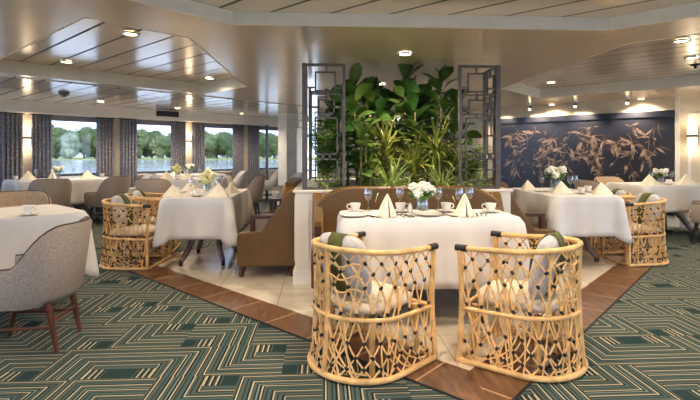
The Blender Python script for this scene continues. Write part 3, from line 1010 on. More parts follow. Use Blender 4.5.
for i_, (x_, y_, h_, m_, n_, l_) in enumerate([
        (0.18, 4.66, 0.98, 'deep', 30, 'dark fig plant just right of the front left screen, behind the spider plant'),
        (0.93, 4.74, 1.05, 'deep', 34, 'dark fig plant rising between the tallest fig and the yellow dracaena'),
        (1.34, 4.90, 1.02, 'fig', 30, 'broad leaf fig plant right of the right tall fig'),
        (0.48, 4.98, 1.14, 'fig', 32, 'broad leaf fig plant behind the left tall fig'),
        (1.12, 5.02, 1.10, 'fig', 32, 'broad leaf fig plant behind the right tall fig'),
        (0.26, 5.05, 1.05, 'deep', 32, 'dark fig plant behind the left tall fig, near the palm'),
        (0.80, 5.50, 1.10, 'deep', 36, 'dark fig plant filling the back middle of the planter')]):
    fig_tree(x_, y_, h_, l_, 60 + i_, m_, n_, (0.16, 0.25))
strap_plant(0.62, 4.66, 'tall yellow green dracaena below the tallest fig, left of centre', 35, 'dracaena_plant', 'dracaena', 80, (0.3, 0.46), 0.011, 0.55, (0.0, 1.4), 1.2)
strap_plant(0.63, 4.46, 'pale striped spider plant spilling over the front left of centre', 21, 'spider_plant', 'spider', 90, (0.3, 0.48), 0.010)
strap_plant(1.12, 4.42, 'pale striped spider plant spilling over the front right of centre', 22, 'spider_plant', 'spider', 80, (0.24, 0.4), 0.010)
strap_plant(0.05, 4.46, 'pale striped spider plant at the foot of the left screen', 23, 'spider_plant', 'spider', 60, (0.18, 0.3), 0.008)
strap_plant(1.48, 4.46, 'pale striped spider plant at the foot of the right screen', 24, 'spider_plant', 'spider', 60, (0.18, 0.32), 0.008)
strap_plant(0.90, 4.60, 'yellow green dracaena rising between the two front spider plants', 31, 'dracaena_plant', 'dracaena', 70, (0.3, 0.5), 0.011, 0.32, (0.2, 1.45), 1.2)
strap_plant(0.42, 4.62, 'yellow green dracaena low before the left tall fig', 32, 'dracaena_plant', 'dracaena', 56, (0.28, 0.45), 0.010, 0.3, (0.3, 1.45), 1.1)
strap_plant(1.30, 4.62, 'yellow green dracaena low before the right tall fig', 33, 'dracaena_plant', 'dracaena', 56, (0.28, 0.42), 0.010, 0.25, (0.3, 1.45), 1.2)
strap_plant(0.76, 5.00, 'yellow green dracaena high behind the tallest fig', 34, 'dracaena_plant', 'dracaena', 60, (0.3, 0.45), 0.010, 0.62, (0.0, 1.4), 1.1)
palm(0.03, 4.80, 0.86, 'feathery palm behind the front left screen', 41)
palm(0.00, 5.75, 1.0, 'feathery palm at the back left corner of the planter', 42)
palm(1.50, 4.85, 0.52, 'small feathery palm behind the front right screen', 43)

# ------------------------------------------------------------------ settees
def make_settee():
    t = thing('leather_settee', 'settee', 'settee', (0, 0, 0), 0, 'brown leather settees around the planter')
    W = 0.86
    MB().box((0, 0.045, 0.205), (2 * W - 0.12, 0.46, 0.15)).build('seat_base', M['leather'], t, bevel=0.012)
    MB().box((0, -0.015, 0.355), (2 * W - 0.21, 0.40, 0.15)).build('seat_cushion', M['leather'], t, True, bevel=0.03)
    xs = [(-W + 0.03, 0.13), (-W + 0.03, 0.74), (-W + 0.07, 0.79), (-W + 0.13, 0.835), (-W + 0.20, 0.87), (-W + 0.27, 0.89), (-W + 0.34, 0.90)]
    MB().prism(xs + [(-p, q) for p, q in reversed(xs)], 0.19, 0.322, axis='y').build('back', M['leather'], t, True, bevel=0.02)
    prof = [(-0.225, 0.12), (-0.225, 0.41), (-0.21, 0.44), (-0.1, 0.45), (0.0, 0.455), (0.035, 0.50), (0.07, 0.56), (0.125, 0.62), (0.17, 0.685), (0.205, 0.755),
            (0.24, 0.82), (0.27, 0.84), (0.30, 0.845), (0.325, 0.82), (0.325, 0.12)]
    for sg in (-1, 1):
        x0, x1 = sorted((sg * (W - 0.10), sg * W))
        MB().prism(prof, x0, x1, axis='x').build('end_wing', M['leather'], t, True, bevel=0.016)
        am = MB(); xx = sg * (W - 0.05)
        am.box((xx, -0.085, 0.515), (0.05, 0.045, 0.14)); am.box((xx, 0.005, 0.588), (0.055, 0.225, 0.034))
        am.build('arm_rest', M['armwood'], t, bevel=0.006)
        for yy, dy in ((-0.18, -0.02), (0.27, 0.03)):
            MB().tube([(sg * (W - 0.09), yy, 0.135), (sg * (W - 0.08), yy + dy, 0.006)], [0.036, 0.022], 4).build('leg', M['walnut'], t)
    return t
SE = Stock(make_settee())
SE.put((0.76, 3.958, 0), 0, 'brown leather settee behind the front white table, backed on the planter')
SE.put((-0.595, 5.36, 0), -pi / 2, 'brown leather settee on the left side of the planter, facing the windows')
SE.put((2.075, 5.36, 0), pi / 2, 'brown leather settee on the right side of the planter, facing the mural')

# ------------------------------------------------------------------ tables and cloths
def make_table():
    t = thing('pedestal_table', 'table', 'table', (0, 0, 0), 0, 'pedestal dining tables')
    MB().box((0, 0, 0.718), (1.14, 0.76, 0.035)).build('table_top', M['driftwood'], t, bevel=0.008)
    MB().lathe([(0.0001, 0.70), (0.16, 0.70), (0.14, 0.66), (0.06, 0.60), (0.05, 0.42), (0.07, 0.30), (0.05, 0.24), (0.0001, 0.23)], 20).build('column', M['driftwood'], t, True)
    for k in range(4):
        a = pi / 4 + k * pi / 2 + (0.12 if k % 2 else -0.12)
        d = Vector((cos(a), sin(a), 0))
        pts = [d * 0.03 + Vector((0, 0, 0.40)), d * 0.14 + Vector((0, 0, 0.39)), d * 0.26 + Vector((0, 0, 0.27)), d * 0.36 + Vector((0, 0, 0.12)), d * 0.43 + Vector((0, 0, 0.055))]
        lg = MB().tube(pts, [0.042, 0.044, 0.040, 0.034, 0.030], 8).build('leg', M['driftwood'], t, True)
        MB().lathe([(0.0001, 0.006), (0.024, 0.006), (0.028, 0.03), (0.022, 0.06), (0.0001, 0.062)], 12, Matrix.Translation(d * 0.43)).build('caster', M['dark_leg'], lg, True)
    return t
TB = Stock(make_table())
def rr(a, b, r, n):
    """n points around a rounded rectangle, with outward normals"""
    per = [2 * (a - r), 2 * (b - r)]
    L = 2 * per[0] + 2 * per[1] + 2 * pi * r
    out = []
    for i in range(n):
        s = L * i / n
        seg = [(per[1], 0), (pi * r / 2, 1), (per[0], 2), (pi * r / 2, 3), (per[1], 4), (pi * r / 2, 5), (per[0], 6), (pi * r / 2, 7)]
        for l_, k in seg:
            if s <= l_ or k == 7: break
            s -= l_
        if k == 0: p, nn, cr = (a, -(b - r) + s), (1, 0), 0
        elif k == 2: p, nn, cr = ((a - r) - s, b), (0, 1), 0
        elif k == 4: p, nn, cr = (-a, (b - r) - s), (-1, 0), 0
        elif k == 6: p, nn, cr = (-(a - r) + s, -b), (0, -1), 0
        else:
            q = {1: (a - r, b - r, 0), 3: (-(a - r), b - r, pi / 2), 5: (-(a - r), -(b - r), pi), 7: (a - r, -(b - r), 1.5 * pi)}[k]
            an = q[2] + s / r
            p, nn, cr = (q[0] + r * cos(an), q[1] + r * sin(an)), (cos(an), sin(an)), sin(2 * (an - q[2])) if r else 0
        out.append((p, nn, max(0, cr)))
    return out
def cloth(a, b, drop, loc, rz, label, seed, r=0.09):
    rg = random.Random(seed)
    n = 160; rings = 9; zt = 0.745
    P = rr(a, b, r, n)
    ph = [rg.uniform(0, 6) for _ in range(4)]
    vs_ = []; fs_ = []
    for k in range(rings + 1):
        v = k / rings
        for i, (p, nn, cr) in enumerate(P):
            th = 2 * pi * i / n
            fold = (sin(9 * th + ph[0]) * 0.5 + sin(15 * th + ph[1]) * 0.35 + sin(23 * th + ph[2]) * 0.2)
            out_ = 0.010 + v * (0.016 + 0.030 * fold) + cr * (0.012 + 0.075 * v)
            if k == 0: out_ = 0.0
            if k == 0: z = zt
            else: z = zt - 0.008 - (drop + 0.07 * cr) * ((k - 0.5) / (rings - 0.5)) + (0.006 * fold * v)
            vs_.append((p[0] + nn[0] * out_, p[1] + nn[1] * out_, z))
    for k in range(rings):
        for i in range(n):
            j = (i + 1) % n
            fs_.append((k * n + i, k * n + j, (k + 1) * n + j, (k + 1) * n + i))
    fs_.append(tuple(range(n)))
    m = MB().add(vs_, fs_)
    o = m.build('tablecloth', M['cloth'], None, True, solid=0.004)
    o.location = loc; o.rotation_euler = (0, 0, rz)
    return tag(o, label, 'tablecloth', 'white tablecloths')
TABLES = [  # centre, turn, half length, half width, drop, description
    ((0.755, 3.45), 0.0, 0.63, 0.275, 0.46, 'front table before the planter'),
    ((-1.29, 5.42), pi / 2, 0.62, 0.345, 0.40, 'table by the left side of the planter'),
    ((2.76, 5.36), pi / 2, 0.62, 0.37, 0.40, 'table by the right side of the planter'),
    ((-2.55, 3.60), pi / 4, 0.62, 0.42, 0.42, 'table cut by the left picture edge'),
    ((-4.55, 8.48), pi / 4, 0.76, 0.47, 0.40, 'long table by the first window'),
    ((-2.36, 8.50), 0.0, 0.55, 0.42, 0.40, 'table behind the taupe round chair'),
    ((-2.85, 10.20), pi / 4, 0.62, 0.42, 0.40, 'table by the farthest windows'),
    ((4.98, 6.70), 0.12, 0.60, 0.40, 0.36, 'table below the mural at far right'),
]
for i, ((x, y), rz, a, b, dr, ds) in enumerate(TABLES):
    tb_ = TB.put((x, y, 0), rz, 'grey brown splayed leg pedestal under the ' + ds)
    tb_.scale = ((a - 0.03) / 0.57, (b - 0.03) / 0.38 if b > 0.3 else 0.72, 1)
    cloth(a, b, dr, (x, y, 0), rz, 'white cloth draped over the ' + ds, 50 + i)

# ------------------------------------------------------------------ rattan chairs
def upath(t, hw=0.285, fr=0.27, bc=-0.03, br=0.27):
    """t 0..1 along a U: right arm end, round the back, left arm end (faces +x)"""
    Ls = fr - bc; Lc = pi * 0.5 * (hw + br); L = 2 * Ls + Lc; s = t * L
    if s < Ls: return Vector((fr - s, -hw, 0))
    if s > Ls + Lc: return Vector((bc + (s - Ls - Lc), hw, 0))
    a = (s - Ls) / Lc * pi
    return Vector((bc - br * sin(a), -hw * cos(a), 0))
def make_rattan():
    t = thing('rattan_chair', 'chair', 'chair', (0, 0, 0), 0, 'woven rattan tub chairs')
    ZT, ZSEAT = 0.665, 0.318
    def top(u):
        p = upath(u); bulge = sin(pi * u)
        return Vector((p.x - 0.012 * bulge, p.y * 1.01, ZT + 0.035 * bulge ** 2 - 0.008))
    def bot(u):
        p = upath(u); return Vector((p.x * 1.0 - 0.035 * sin(pi * u), p.y * 1.05, 0.022))
    def srf(u, h):
        p = bot(u).lerp(top(u), h)
        c = 0.016 * sin(pi * h)               # slight waist
        q = Vector((p.x, p.y, 0)); q = q.normalized() if q.length > 0.01 else q
        return p - q * c
    U = [i / 48 for i in range(49)]
    MB().tube([top(u) for u in U], 0.0155, 10).build('top_rail', M['rattan'], t, True)
    MB().tube([bot(u) for u in U], 0.0165, 10).build('base_rail', M['rattan'], t, True)
    hs = (ZSEAT - 0.022) / (ZT - 0.022)
    MB().tube([srf(u, hs) for u in U], 0.012, 8).build('seat_rail', M['rattan'], t, True)
    for u in (0.004, 0.5, 0.996):
        r_ = 0.0155 if u in (0.004, 0.996, 0.5) else 0.012
        MB().tube([srf(u, k / 8) for k in range(9)], r_, 8).build('post', M['rattan'], t, True)
    MB().tube([srf(0.0, hs), srf(1.0, hs)], 0.013, 8).build('front_rail', M['rattan'], t, True)
    MB().tube([bot(0.0), bot(1.0)], 0.014, 8).build('front_stretcher', M['rattan'], t, True)
    for sg in (-1, 1):
        e = top(0.0 if sg < 0 else 1.0); e1 = top(0.035 if sg < 0 else 0.965)
        MB().tube([e + Vector((0.016, 0, 0)), e, e1], 0.0195, 10).build('joint_cap', M['binding'], t, True)
    for x, y in ((0.22, -0.20), (0.22, 0.20), (-0.14, -0.17), (-0.14, 0.17)):
        MB().tube([(x, y, 0.0), (x * 0.95, y * 0.95, ZSEAT)], [0.016, 0.020], 8).build('leg', M['rattan'], t, True)
    st_ = MB(); kn = MB(); N = 21; dt = 0.25
    rg = random.Random(5)
    def warp(h): return h + 0.10 * sin(2 * pi * h)
    starts = [(i + 0.5) / N * (1 + dt) - dt for i in range(N)]
    A = []; B = []
    for s0 in starts:
        for dirn in (1, -1):
            pts = []
            for k in range(15):
                h = k / 14
                u = s0 + dt * warp(h) if dirn > 0 else s0 + dt * (1 - warp(h))
                if 0.0 <= u <= 1.0: pts.append(srf(u, h) + Vector((0, 0, 0)))
            if len(pts) > 2: st_.tube(pts, 0.0052, 6)
    for s0 in starts:
        for s1 in starts:
            # s0 + dt*w = s1 + dt*(1-w)
            w = (s1 - s0 + dt) / (2 * dt)
            if 0.06 < w < 0.94:
                u = s0 + dt * w
                if not 0.01 < u < 0.99: continue
                h = w
                for _ in range(8): h = h - (warp(h) - w) / (1 + 0.2 * pi * cos(2 * pi * h) + 1e-3)
                if not 0.03 < h < 0.97 or rg.random() < 0.12: continue
                p = srf(u, h)
                tg = (srf(min(1, u + 0.02), h) - srf(max(0, u - 0.02), h)).normalized()
                dv = (tg * rg.choice((-1, 1)) + Vector((0, 0, 1.6))).normalized() * 0.011
                kn.tube([p - dv, p, p + dv], [0.008, 0.0105, 0.008], 6)
    for k in range(30):
        u0 = rg.uniform(0.03, 0.97); u1 = min(0.98, max(0.02, u0 + rg.uniform(-0.16, 0.16))); am_ = rg.uniform(-0.05, 0.05)
        h1 = rg.choice((hs, 1.0))
        st_.tube([srf(min(1, max(0, u0 + (u1 - u0) * q / 10 + am_ * sin(pi * q / 10))), h1 * q / 10) for q in range(11)], 0.0052, 6)
    # curved ribs low down and behind the arms
    for u0, u1, h0, h1 in ((0.06, 0.22, 0.05, 0.40), (0.12, 0.27, 0.02, 0.45), (0.94, 0.78, 0.05, 0.40), (0.88, 0.73, 0.02, 0.45), (0.34, 0.5, 0.05, 0.35), (0.66, 0.5, 0.05, 0.35)):
        st_.tube([srf(u0 + (u1 - u0) * sin(k / 8 * pi / 2), h0 + (h1 - h0) * (1 - cos(k / 8 * pi / 2))) for k in range(9)], 0.0052, 6)
    for hh in (0.58, 0.68, 0.78, 0.88):
        st_.tube([srf(0.36 + 0.28 * k / 16, hh + 0.02 * sin(k)) for k in range(17)], 0.0052, 6)
    nf = len(st_.f)
    st_.add(kn.v, kn.f)
    ws = st_.build('woven_strands', M['rattan'], t, True)
    ws.data.materials.append(M['binding'])
    for i_, pg in enumerate(ws.data.polygons):
        if i_ >= nf: pg.material_index = 1
    def cush(u, v):
        a = 2 * pi * u
        e = 0.55
        sx = abs(cos(a)) ** e * (1 if cos(a) >= 0 else -1); sy = abs(sin(a)) ** e * (1 if sin(a) >= 0 else -1)
        b_ = pi * v
        r = sin(b_) ** 0.45 if 0 < v < 1 else 0.0
        return (0.0 + 0.235 * sx * r, 0.225 * sy * r, ZSEAT + 0.046 + 0.046 * cos(b_))
    MB().grid(cush, 40, 12, None, True).build('seat_cushion', M['cushion'], t, True)
    return t
RC = Stock(make_rattan())
PROTO_P = None
def make_pillow():
    t = thing('throw_pillow', 'pillow', 'pillow', (0, 0, 0), 0, 'grey throw pillows on the rattan chairs')
    def shape(S, Tk, wx=1.0):
        def fn(u, v):
            a = 2 * pi * u; b_ = pi * v
            e = 0.42
            cy_ = abs(cos(a)) ** e * (1 if cos(a) >= 0 else -1); sz = abs(sin(a)) ** e * (1 if sin(a) >= 0 else -1)
            r = sin(b_)
            return (Tk * cos(b_) * 1.0, S * wx * cy_ * r ** 0.8, S * sz * r ** 0.8)
        return fn
    ln = Matrix.Translation((0, 0, 0.185)) @ Matrix.Rotation(R(-13), 4, 'Y')
    MB().grid(shape(0.18, 0.065), 36, 16, ln, True).build('cover', M['pillow'], t, True)
    bm_ = MB()
    pts = [(-0.062, 0.02), (-0.056, 0.10), (-0.032, 0.17), (-0.002, 0.196), (0.032, 0.17), (0.056, 0.10), (0.066, 0.0), (0.056, -0.1), (0.03, -0.175), (0.0, -0.196), (-0.03, -0.175), (-0.056, -0.1)]
    k = len(pts); vs_ = []
    for x, z in pts:
        for yy in (-0.055, 0.055): vs_.append((x * 1.16 + (0.002 if x > 0 else -0.002), yy, z * 0.965))
    bm_.add(vs_, [(2 * i, 2 * i + 1, (2 * i + 3) % (2 * k), (2 * i + 2) % (2 * k)) for i in range(k)], ln)
    b_ = bm_.build('olive_band', M['olive'], t, True, solid=0.004); b_['label'] = 'olive green band'
    return t
PW = Stock(make_pillow())
RCH = [((0.25, 2.735), R(42), 'left of the front table pair'),
       ((1.165, 2.71), R(140), 'right of the front table pair'),
       ((-2.03, 5.20), R(-4), 'in front at the table left of the planter'),
       ((-2.10, 5.92), R(8), 'behind another at the table left of the planter'),
       ((3.44, 5.07), R(184), 'in front at the table right of the planter'),
       ((3.50, 5.74), R(172), 'behind another at the table right of the planter')]
for (x, y), rz, l in RCH:
    RC.put((x, y, 0), rz, 'rattan tub chair ' + l)
for (x, y), rz, l in RCH:
    d = Vector((-0.15, 0.03, 0)); d.rotate(Matrix.Rotation(rz, 3, 'Z'))
    PW.put((x + d.x, y + d.y, 0.385), rz, 'grey pillow on the rattan chair ' + l)

# ------------------------------------------------------------------ upholstered tub chairs
def make_tub(fabric, legm, hback=0.80, harm=0.56, stretch=True, label='tub chair', piping=True):
    t = thing('tub_chair', label, 'chair', (0, 0, 0), 0, 'upholstered tub chairs')
    n = 40; vs_ = []; fs_ = []; edge = []
    for i in range(n + 1):
        u = i / n
        p = upath(u, 0.265, 0.22, -0.02, 0.25)
        back = min(1, max(0, (sin(pi * u) - 0.52) / 0.42)); back = back * back * (3 - 2 * back)
        h = harm - 0.03 * (1 - sin(pi * u)) + (hback - harm) * back
        out = Vector((p.x + 0.02, p.y, 0)).normalized()
        lean = 0.075 * back + 0.01
        th = 0.045
        ring_ = [p * 0.88 + Vector((0, 0, 0.30)), p * 1.0 + out * (lean * 0.35) + Vector((0, 0, 0.36)), p + out * lean + Vector((0, 0, h - 0.02)), p + out * (lean - 0.01) + Vector((0, 0, h)),
                 p + out * (lean - th + 0.01) + Vector((0, 0, h)), p + out * (lean - th) + Vector((0, 0, h - 0.025)), p * 0.86 + Vector((0, 0, 0.42)), p * 0.80 + Vector((0, 0, 0.30))]
        vs_ += ring_; edge.append((ring_[3] + ring_[4]) / 2 + Vector((0, 0, 0.003)))
    for i in range(n):
        for k in range(8):
            k2 = (k + 1) % 8
            fs_.append((i * 8 + k, i * 8 + k2, (i + 1) * 8 + k2, (i + 1) * 8 + k))
    fs_.append(tuple(range(8))); fs_.append(tuple(n * 8 + k for k in range(7, -1, -1)))
    MB().add(vs_, fs_).build('shell', M[fabric], t, True)
    sp_ = [upath(i / 24, 0.235, 0.25, -0.02, 0.20) for i in range(25)]
    MB().prism([(p.x, p.y) for p in sp_], 0.29, 0.345).build('seat_base', M[fabric], t, True, bevel=0.01)
    sp_ = [upath(i / 24, 0.215, 0.25, -0.02, 0.19) for i in range(25)]
    MB().prism([(p.x, p.y) for p in sp_], 0.346, 0.45).build('seat_cushion', M[fabric], t, True, bevel=0.025)
    if piping: MB().tube(edge, 0.006, 6).build('piping', M['piping'], t, True)
    for sx in (-1, 1):
        for sy in (-1, 1):
            x = 0.17 * sx - 0.01; y = 0.17 * sy
            MB().tube([(x, y, 0.31), (x + sx * 0.055, y + sy * 0.005, 0.0)], [0.024, 0.013], 8).build('leg', M[legm], t, True)
    if stretch:
        for sy in (-1, 1):
            MB().tube([(0.185, 0.173 * sy, 0.16), (-0.205, 0.173 * sy, 0.16)], 0.011, 6).build('stretcher', M[legm], t, True)
        MB().tube([(-0.205, -0.172, 0.19), (-0.205, 0.172, 0.19)], 0.011, 6).build('stretcher', M[legm], t, True)
    return t
T1 = Stock(make_tub('tweed', 'walnut'))
T2 = Stock(make_tub('tweed_d', 'dark_leg'))
T3 = Stock(make_tub('tan', 'walnut'))
T4 = Stock(make_tub('palegrey', 'dark_leg'))
T1.put((-1.84, 3.06, 0), R(186), 'large grey beige tweed tub chair at the left foreground, its back to the right', None, 0.96)
T2.put((-4.30, 7.62, 0), R(128), 'taupe tub chair seen from behind at the long table by the first window')
T2.put((-5.25, 7.80, 0), R(70), 'taupe tub chair cut by the left picture edge at the first window table')
T2.put((-3.70, 8.28, 0), R(160), 'taupe tub chair in profile at the right end of the first window table')
T4.put((-3.50, 9.02, 0), R(215), 'pale grey tub chair behind the right end of the first window table')
T2.put((-2.62, 7.62, 0), R(85), 'taupe round backed tub chair behind the left rattan chairs')
T3.put((-3.02, 4.80, 0), R(-62), 'tan tub chair behind the table at the left picture edge')
T2.put((-1.42, 8.65, 0), R(180), 'taupe tub chair in profile, right end of the table left of the planter')
T4.put((-2.02, 10.55, 0), R(200), 'pale grey tub chair at the right end of the farthest window table')
T4.put((-1.36, 11.75, 0), R(190), 'pale grey tub chair under the last window before the white pillar')
T4.put((-0.72, 9.25, 0), R(200), 'pale grey tub chair in front of the pillar, behind the left settee')
T2.put((5.12, 5.92, 0), R(140), 'taupe tub chair cut by the right picture edge')
T2.put((4.12, 6.78, 0), R(5), 'taupe tub chair at the left end of the table below the mural')
T3.put((4.78, 7.38, 0), R(-80), 'tan tub chair behind the table below the mural, facing the camera')

# ------------------------------------------------------------------ table settings
ZT = 0.748
def cup_proto():
    t = thing('coffee_cup', 'cup', 'cup')
    MB().lathe([(0.0001, 0.012), (0.022, 0.012), (0.026, 0.015), (0.036, 0.045), (0.042, 0.072), (0.039, 0.072), (0.032, 0.045), (0.022, 0.02), (0.0001, 0.02)], 20).build('bowl', M['china'], t, True)
    MB().tube([(0.036, 0, 0.060), (0.058, 0, 0.064), (0.066, 0, 0.048), (0.054, 0, 0.030), (0.032, 0, 0.030)], 0.004, 6).build('handle', M['china'], t, True)
    return Stock(t)
def saucer_proto():
    o = MB().lathe([(0.0001, 0.004), (0.035, 0.002), (0.04, 0.004), (0.072, 0.014), (0.073, 0.016), (0.04, 0.010), (0.0001, 0.009)], 24).build('saucer', M['china'], None, True)
    return Stock(tag(o, 'saucer', 'saucer'))
def plate_proto():
    o = MB().lathe([(0.0001, 0.003), (0.06, 0.002), (0.07, 0.004), (0.10, 0.014), (0.101, 0.017), (0.068, 0.009), (0.0001, 0.008)], 28).build('plate', M['china'], None, True)
    return Stock(tag(o, 'plate', 'plate'))
def wine_proto(h=0.18, r=0.036):
    t = thing('wine_glass', 'glass', 'glass')
    MB().lathe([(0.004, h * 0.46), (0.022, h * 0.50), (r, h * 0.68), (r * 0.98, h * 0.8), (r * 0.84, h), (r * 0.81, h), (r * 0.95, h * 0.8), (r * 0.96, h * 0.68), (0.02, h * 0.52), (0.0001, h * 0.48)], 20).build('bowl', M['crystal'], t, True)
    MB().lathe([(0.0001, 0.002), (0.032, 0.002), (0.031, 0.005), (0.006, 0.010), (0.0035, 0.02), (0.0035, h * 0.42), (0.005, h * 0.47), (0.0001, h * 0.475)], 16).build('stem', M['crystal'], t, True)
    return Stock(t)
def fork_proto():
    m = MB()
    m.tube([(-0.095, 0, 0.004), (-0.04, 0, 0.006), (0.03, 0, 0.008), (0.045, 0, 0.007)], [0.005, 0.004, 0.0028, 0.004], 6)
    m.box((0.058, 0, 0.007), (0.024, 0.020, 0.002))
    for y in (-0.0085, -0.0028, 0.0028, 0.0085): m.box((0.088, y, 0.0085), (0.038, 0.0028, 0.002))
    return Stock(tag(m.build('fork', M['steel'], None, True), 'fork', 'fork'))
def knife_proto():
    m = MB()
    m.tube([(-0.105, 0, 0.005), (-0.06, 0, 0.006), (0.0, 0, 0.005)], [0.005, 0.006, 0.004], 6)
    m.prism([(0.0, -0.005), (0.10, -0.009), (0.115, 0.002), (0.11, 0.006), (0.0, 0.005)], 0.003, 0.0055)
    return Stock(tag(m.build('knife', M['steel'], None, True), 'knife', 'knife'))
def napkin_cone_proto():
    """tall napkin standing up as an open cone with a split front and turned points"""
    def fn(u, v):
        a = -0.25 + (2 * pi - 0.9) * u
        h = 0.165 * (1 - 0.02)
        r = 0.075 * (1 - v) ** 0.85 + 0.001
        wob = 1 + 0.10 * sin(3 * a) * (1 - v)
        return (r * wob * cos(a) + 0.012 * v, r * wob * sin(a) * 0.9, h * v)
    m = MB().grid(fn, 32, 10)
    m.grid(lambda u, v: (0.085 * (1 - v) ** 0.9 * cos(-0.5 - 0.5 * u) + 0.012 * v + 0.006, 0.085 * (1 - v) ** .9 * sin(-0.5 - 0.5 * u) - 0.012 * u * (1 - v), 0.16 * v), 6, 10)
    return Stock(tag(m.build('folded_napkin', M['napkin'], None, True, solid=0.004), 'napkin', 'napkin'))
def napkin_tent_proto():
    """flat pyramid fold: two triangular wings meeting on a ridge"""
    vs_ = [(0, 0, 0.122), (-0.10, -0.045, 0), (0.0, -0.075, 0), (0.10, -0.045, 0), (0.085, 0.045, 0), (-0.085, 0.045, 0), (0, 0.06, 0.0)]
    m = MB().add(vs_, [(0, 1, 2), (0, 2, 3), (0, 3, 4), (0, 4, 6), (0, 6, 5), (0, 5, 1)])
    return Stock(tag(m.build('folded_napkin', M['napkin'], None, solid=0.005), 'napkin', 'napkin'))
def vase_proto():
    o = MB().lathe([(0.0001, 0.002), (0.038, 0.002), (0.042, 0.02), (0.040, 0.07), (0.034, 0.095), (0.031, 0.095), (0.037, 0.07), (0.039, 0.02), (0.0001, 0.008)], 20).build('glass_vase', M['crystal'], None, True)
    return Stock(tag(o, 'vase', 'vase'))
def bouquet_proto(mname, seed, leafy):
    rg = random.Random(seed)
    t = thing('flower_bouquet', 'bouquet', 'flowers')
    s_ = MB(); l_ = MB()
    for k in range(7):
        a = k * 0.9 * 2; rr_ = 0.0 if k == 0 else rg.uniform(0.035, 0.062)
        c = Vector((rr_ * cos(a), rr_ * sin(a), 0.135 + rg.uniform(-0.02, 0.03) + (0.03 if k == 0 else 0)))
        b_ = MB()
        for j in range(36):
            d = Vector((rg.gauss(0, 1), rg.gauss(0, 1), rg.gauss(0, 1) + 0.3)).normalized()
            b_.ball(c + d * 0.026, (0.010, 0.010, 0.008), 6, 4)
        b_.ball(c, 0.026, 10, 6)
        b_.build('blossom', M[mname], t, True)
        s_.tube([(0.3 * c.x, 0.3 * c.y, 0.012), (0.5 * c.x, 0.5 * c.y, 0.07), tuple(c)], 0.0025, 5)
    for k in range(leafy):
        a = rg.uniform(0, 2 * pi); el = rg.uniform(-0.2, 0.9)
        leaf(l_, (0.03 * cos(a), 0.03 * sin(a), 0.105), (cos(a) * cos(el), sin(a) * cos(el), sin(el)), rg.uniform(.05, .09), 0.014, 0.6, rg, 'fig', 4)
    s_.build('stem', M['sprig'], t, True); l_.build('foliage', M['sprig'], t, True)
    return Stock(t)
def shaker_proto():
    t = thing('salt_shaker', 'shaker', 'shaker')
    MB().lathe([(0.0001, 0.001), (0.018, 0.001), (0.019, 0.01), (0.013, 0.06), (0.0001, 0.06)], 14).build('body', M['china'], t, True)
    MB().lathe([(0.0001, 0.084), (0.009, 0.082), (0.014, 0.07), (0.014, 0.06), (0.0001, 0.06)], 14).build('cap', M['steel'], t, True)
    return Stock(t)
CUP, SAU, PLT, WIN, FRK, KNF = cup_proto(), saucer_proto(), plate_proto(), wine_proto(), fork_proto(), knife_proto()
CON, TNT, VAS, SHK = napkin_cone_proto(), napkin_tent_proto(), vase_proto(), shaker_proto()
BQW, BQY = bouquet_proto('petal', 1, 26), bouquet_proto('petal_y', 2, 14)

def cup_set(x, y, rz, tail, z=ZT):
    SAU.put((x, y, z), 0, 'white saucer under the cup ' + tail, 'saucers')
    CUP.put((x, y, z), rz, 'white coffee cup on its saucer ' + tail, 'coffee cups')
def vase_set(x, y, rz, tail, bq, col, sc=1.15):
    VAS.put((x, y, ZT), 0, 'small clear glass vase ' + tail, 'flower vases', sc)
    bq.put((x, y, ZT + 0.002), rz, '%s flower bouquet in the vase %s' % (col, tail), 'table bouquets', sc)

# front table
FT = 'on the front table'
cup_set(0.24, 3.56, pi, 'at the left end of the front table')
WIN.put((0.345, 3.63, ZT), 0, 'stemmed wine glass between left cup and left napkin on the front table', 'wine glasses')
PLT.put((0.21, 3.34, ZT), 0, 'white side plate at the front left corner of the front table', 'side plates')
FRK.put((0.305, 3.34, ZT), R(118), 'fork nearest the left plate on the front table', 'forks')
FRK.put((0.335, 3.32, ZT), R(116), 'fork nearest the left cone napkin on the front table', 'forks')
CON.put((0.445, 3.33, ZT), R(-60), 'cream napkin cone standing at left on the front table', 'napkins')
cup_set(0.585, 3.56, 0, 'behind the left napkin cone, front table')
WIN.put((0.60, 3.68, ZT), 0, 'stemmed wine glass against the settee left of the flowers on the front table', 'wine glasses')
FRK.put((0.545, 3.33, ZT), R(100), 'fork right beside the left napkin cone on the front table', 'forks')
KNF.put((0.585, 3.34, ZT), R(100), 'knife just left of the flowers on the front table', 'knives')
KNF.put((0.615, 3.34, ZT), R(98), 'second knife nearest the flowers on the front table', 'knives')
SHK.put((0.655, 3.53, ZT), 0, 'white salt shaker with steel cap left of the front table flowers', 'shakers')
vase_set(0.745, 3.52, 0.4, 'in the middle of the front table', BQW, 'white', 1.2)
PLT.put((0.755, 3.36, ZT), 0, 'white side plate in front of the flowers on the front table', 'side plates')
WIN.put((0.90, 3.66, ZT), 0, 'stemmed wine glass right of the flowers on the front table', 'wine glasses')
cup_set(0.935, 3.55, 0.2, 'right of the flowers on the front table')
FRK.put((0.875, 3.34, ZT), R(112), 'fork beside the flower plate, left of the right napkin cone', 'forks')
FRK.put((0.905, 3.33, ZT), R(110), 'fork next to the right napkin cone, on its left side', 'forks')
CON.put((1.005, 3.33, ZT), R(-70), 'cream napkin cone standing at right on the front table', 'napkins')
WIN.put((1.15, 3.66, ZT), 0, 'stemmed wine glass behind the right napkin cone on the front table', 'wine glasses')
WIN.put((1.05, 3.60, ZT), 0, 'stemmed wine glass between the right cup pair on the front table', 'wine glasses')
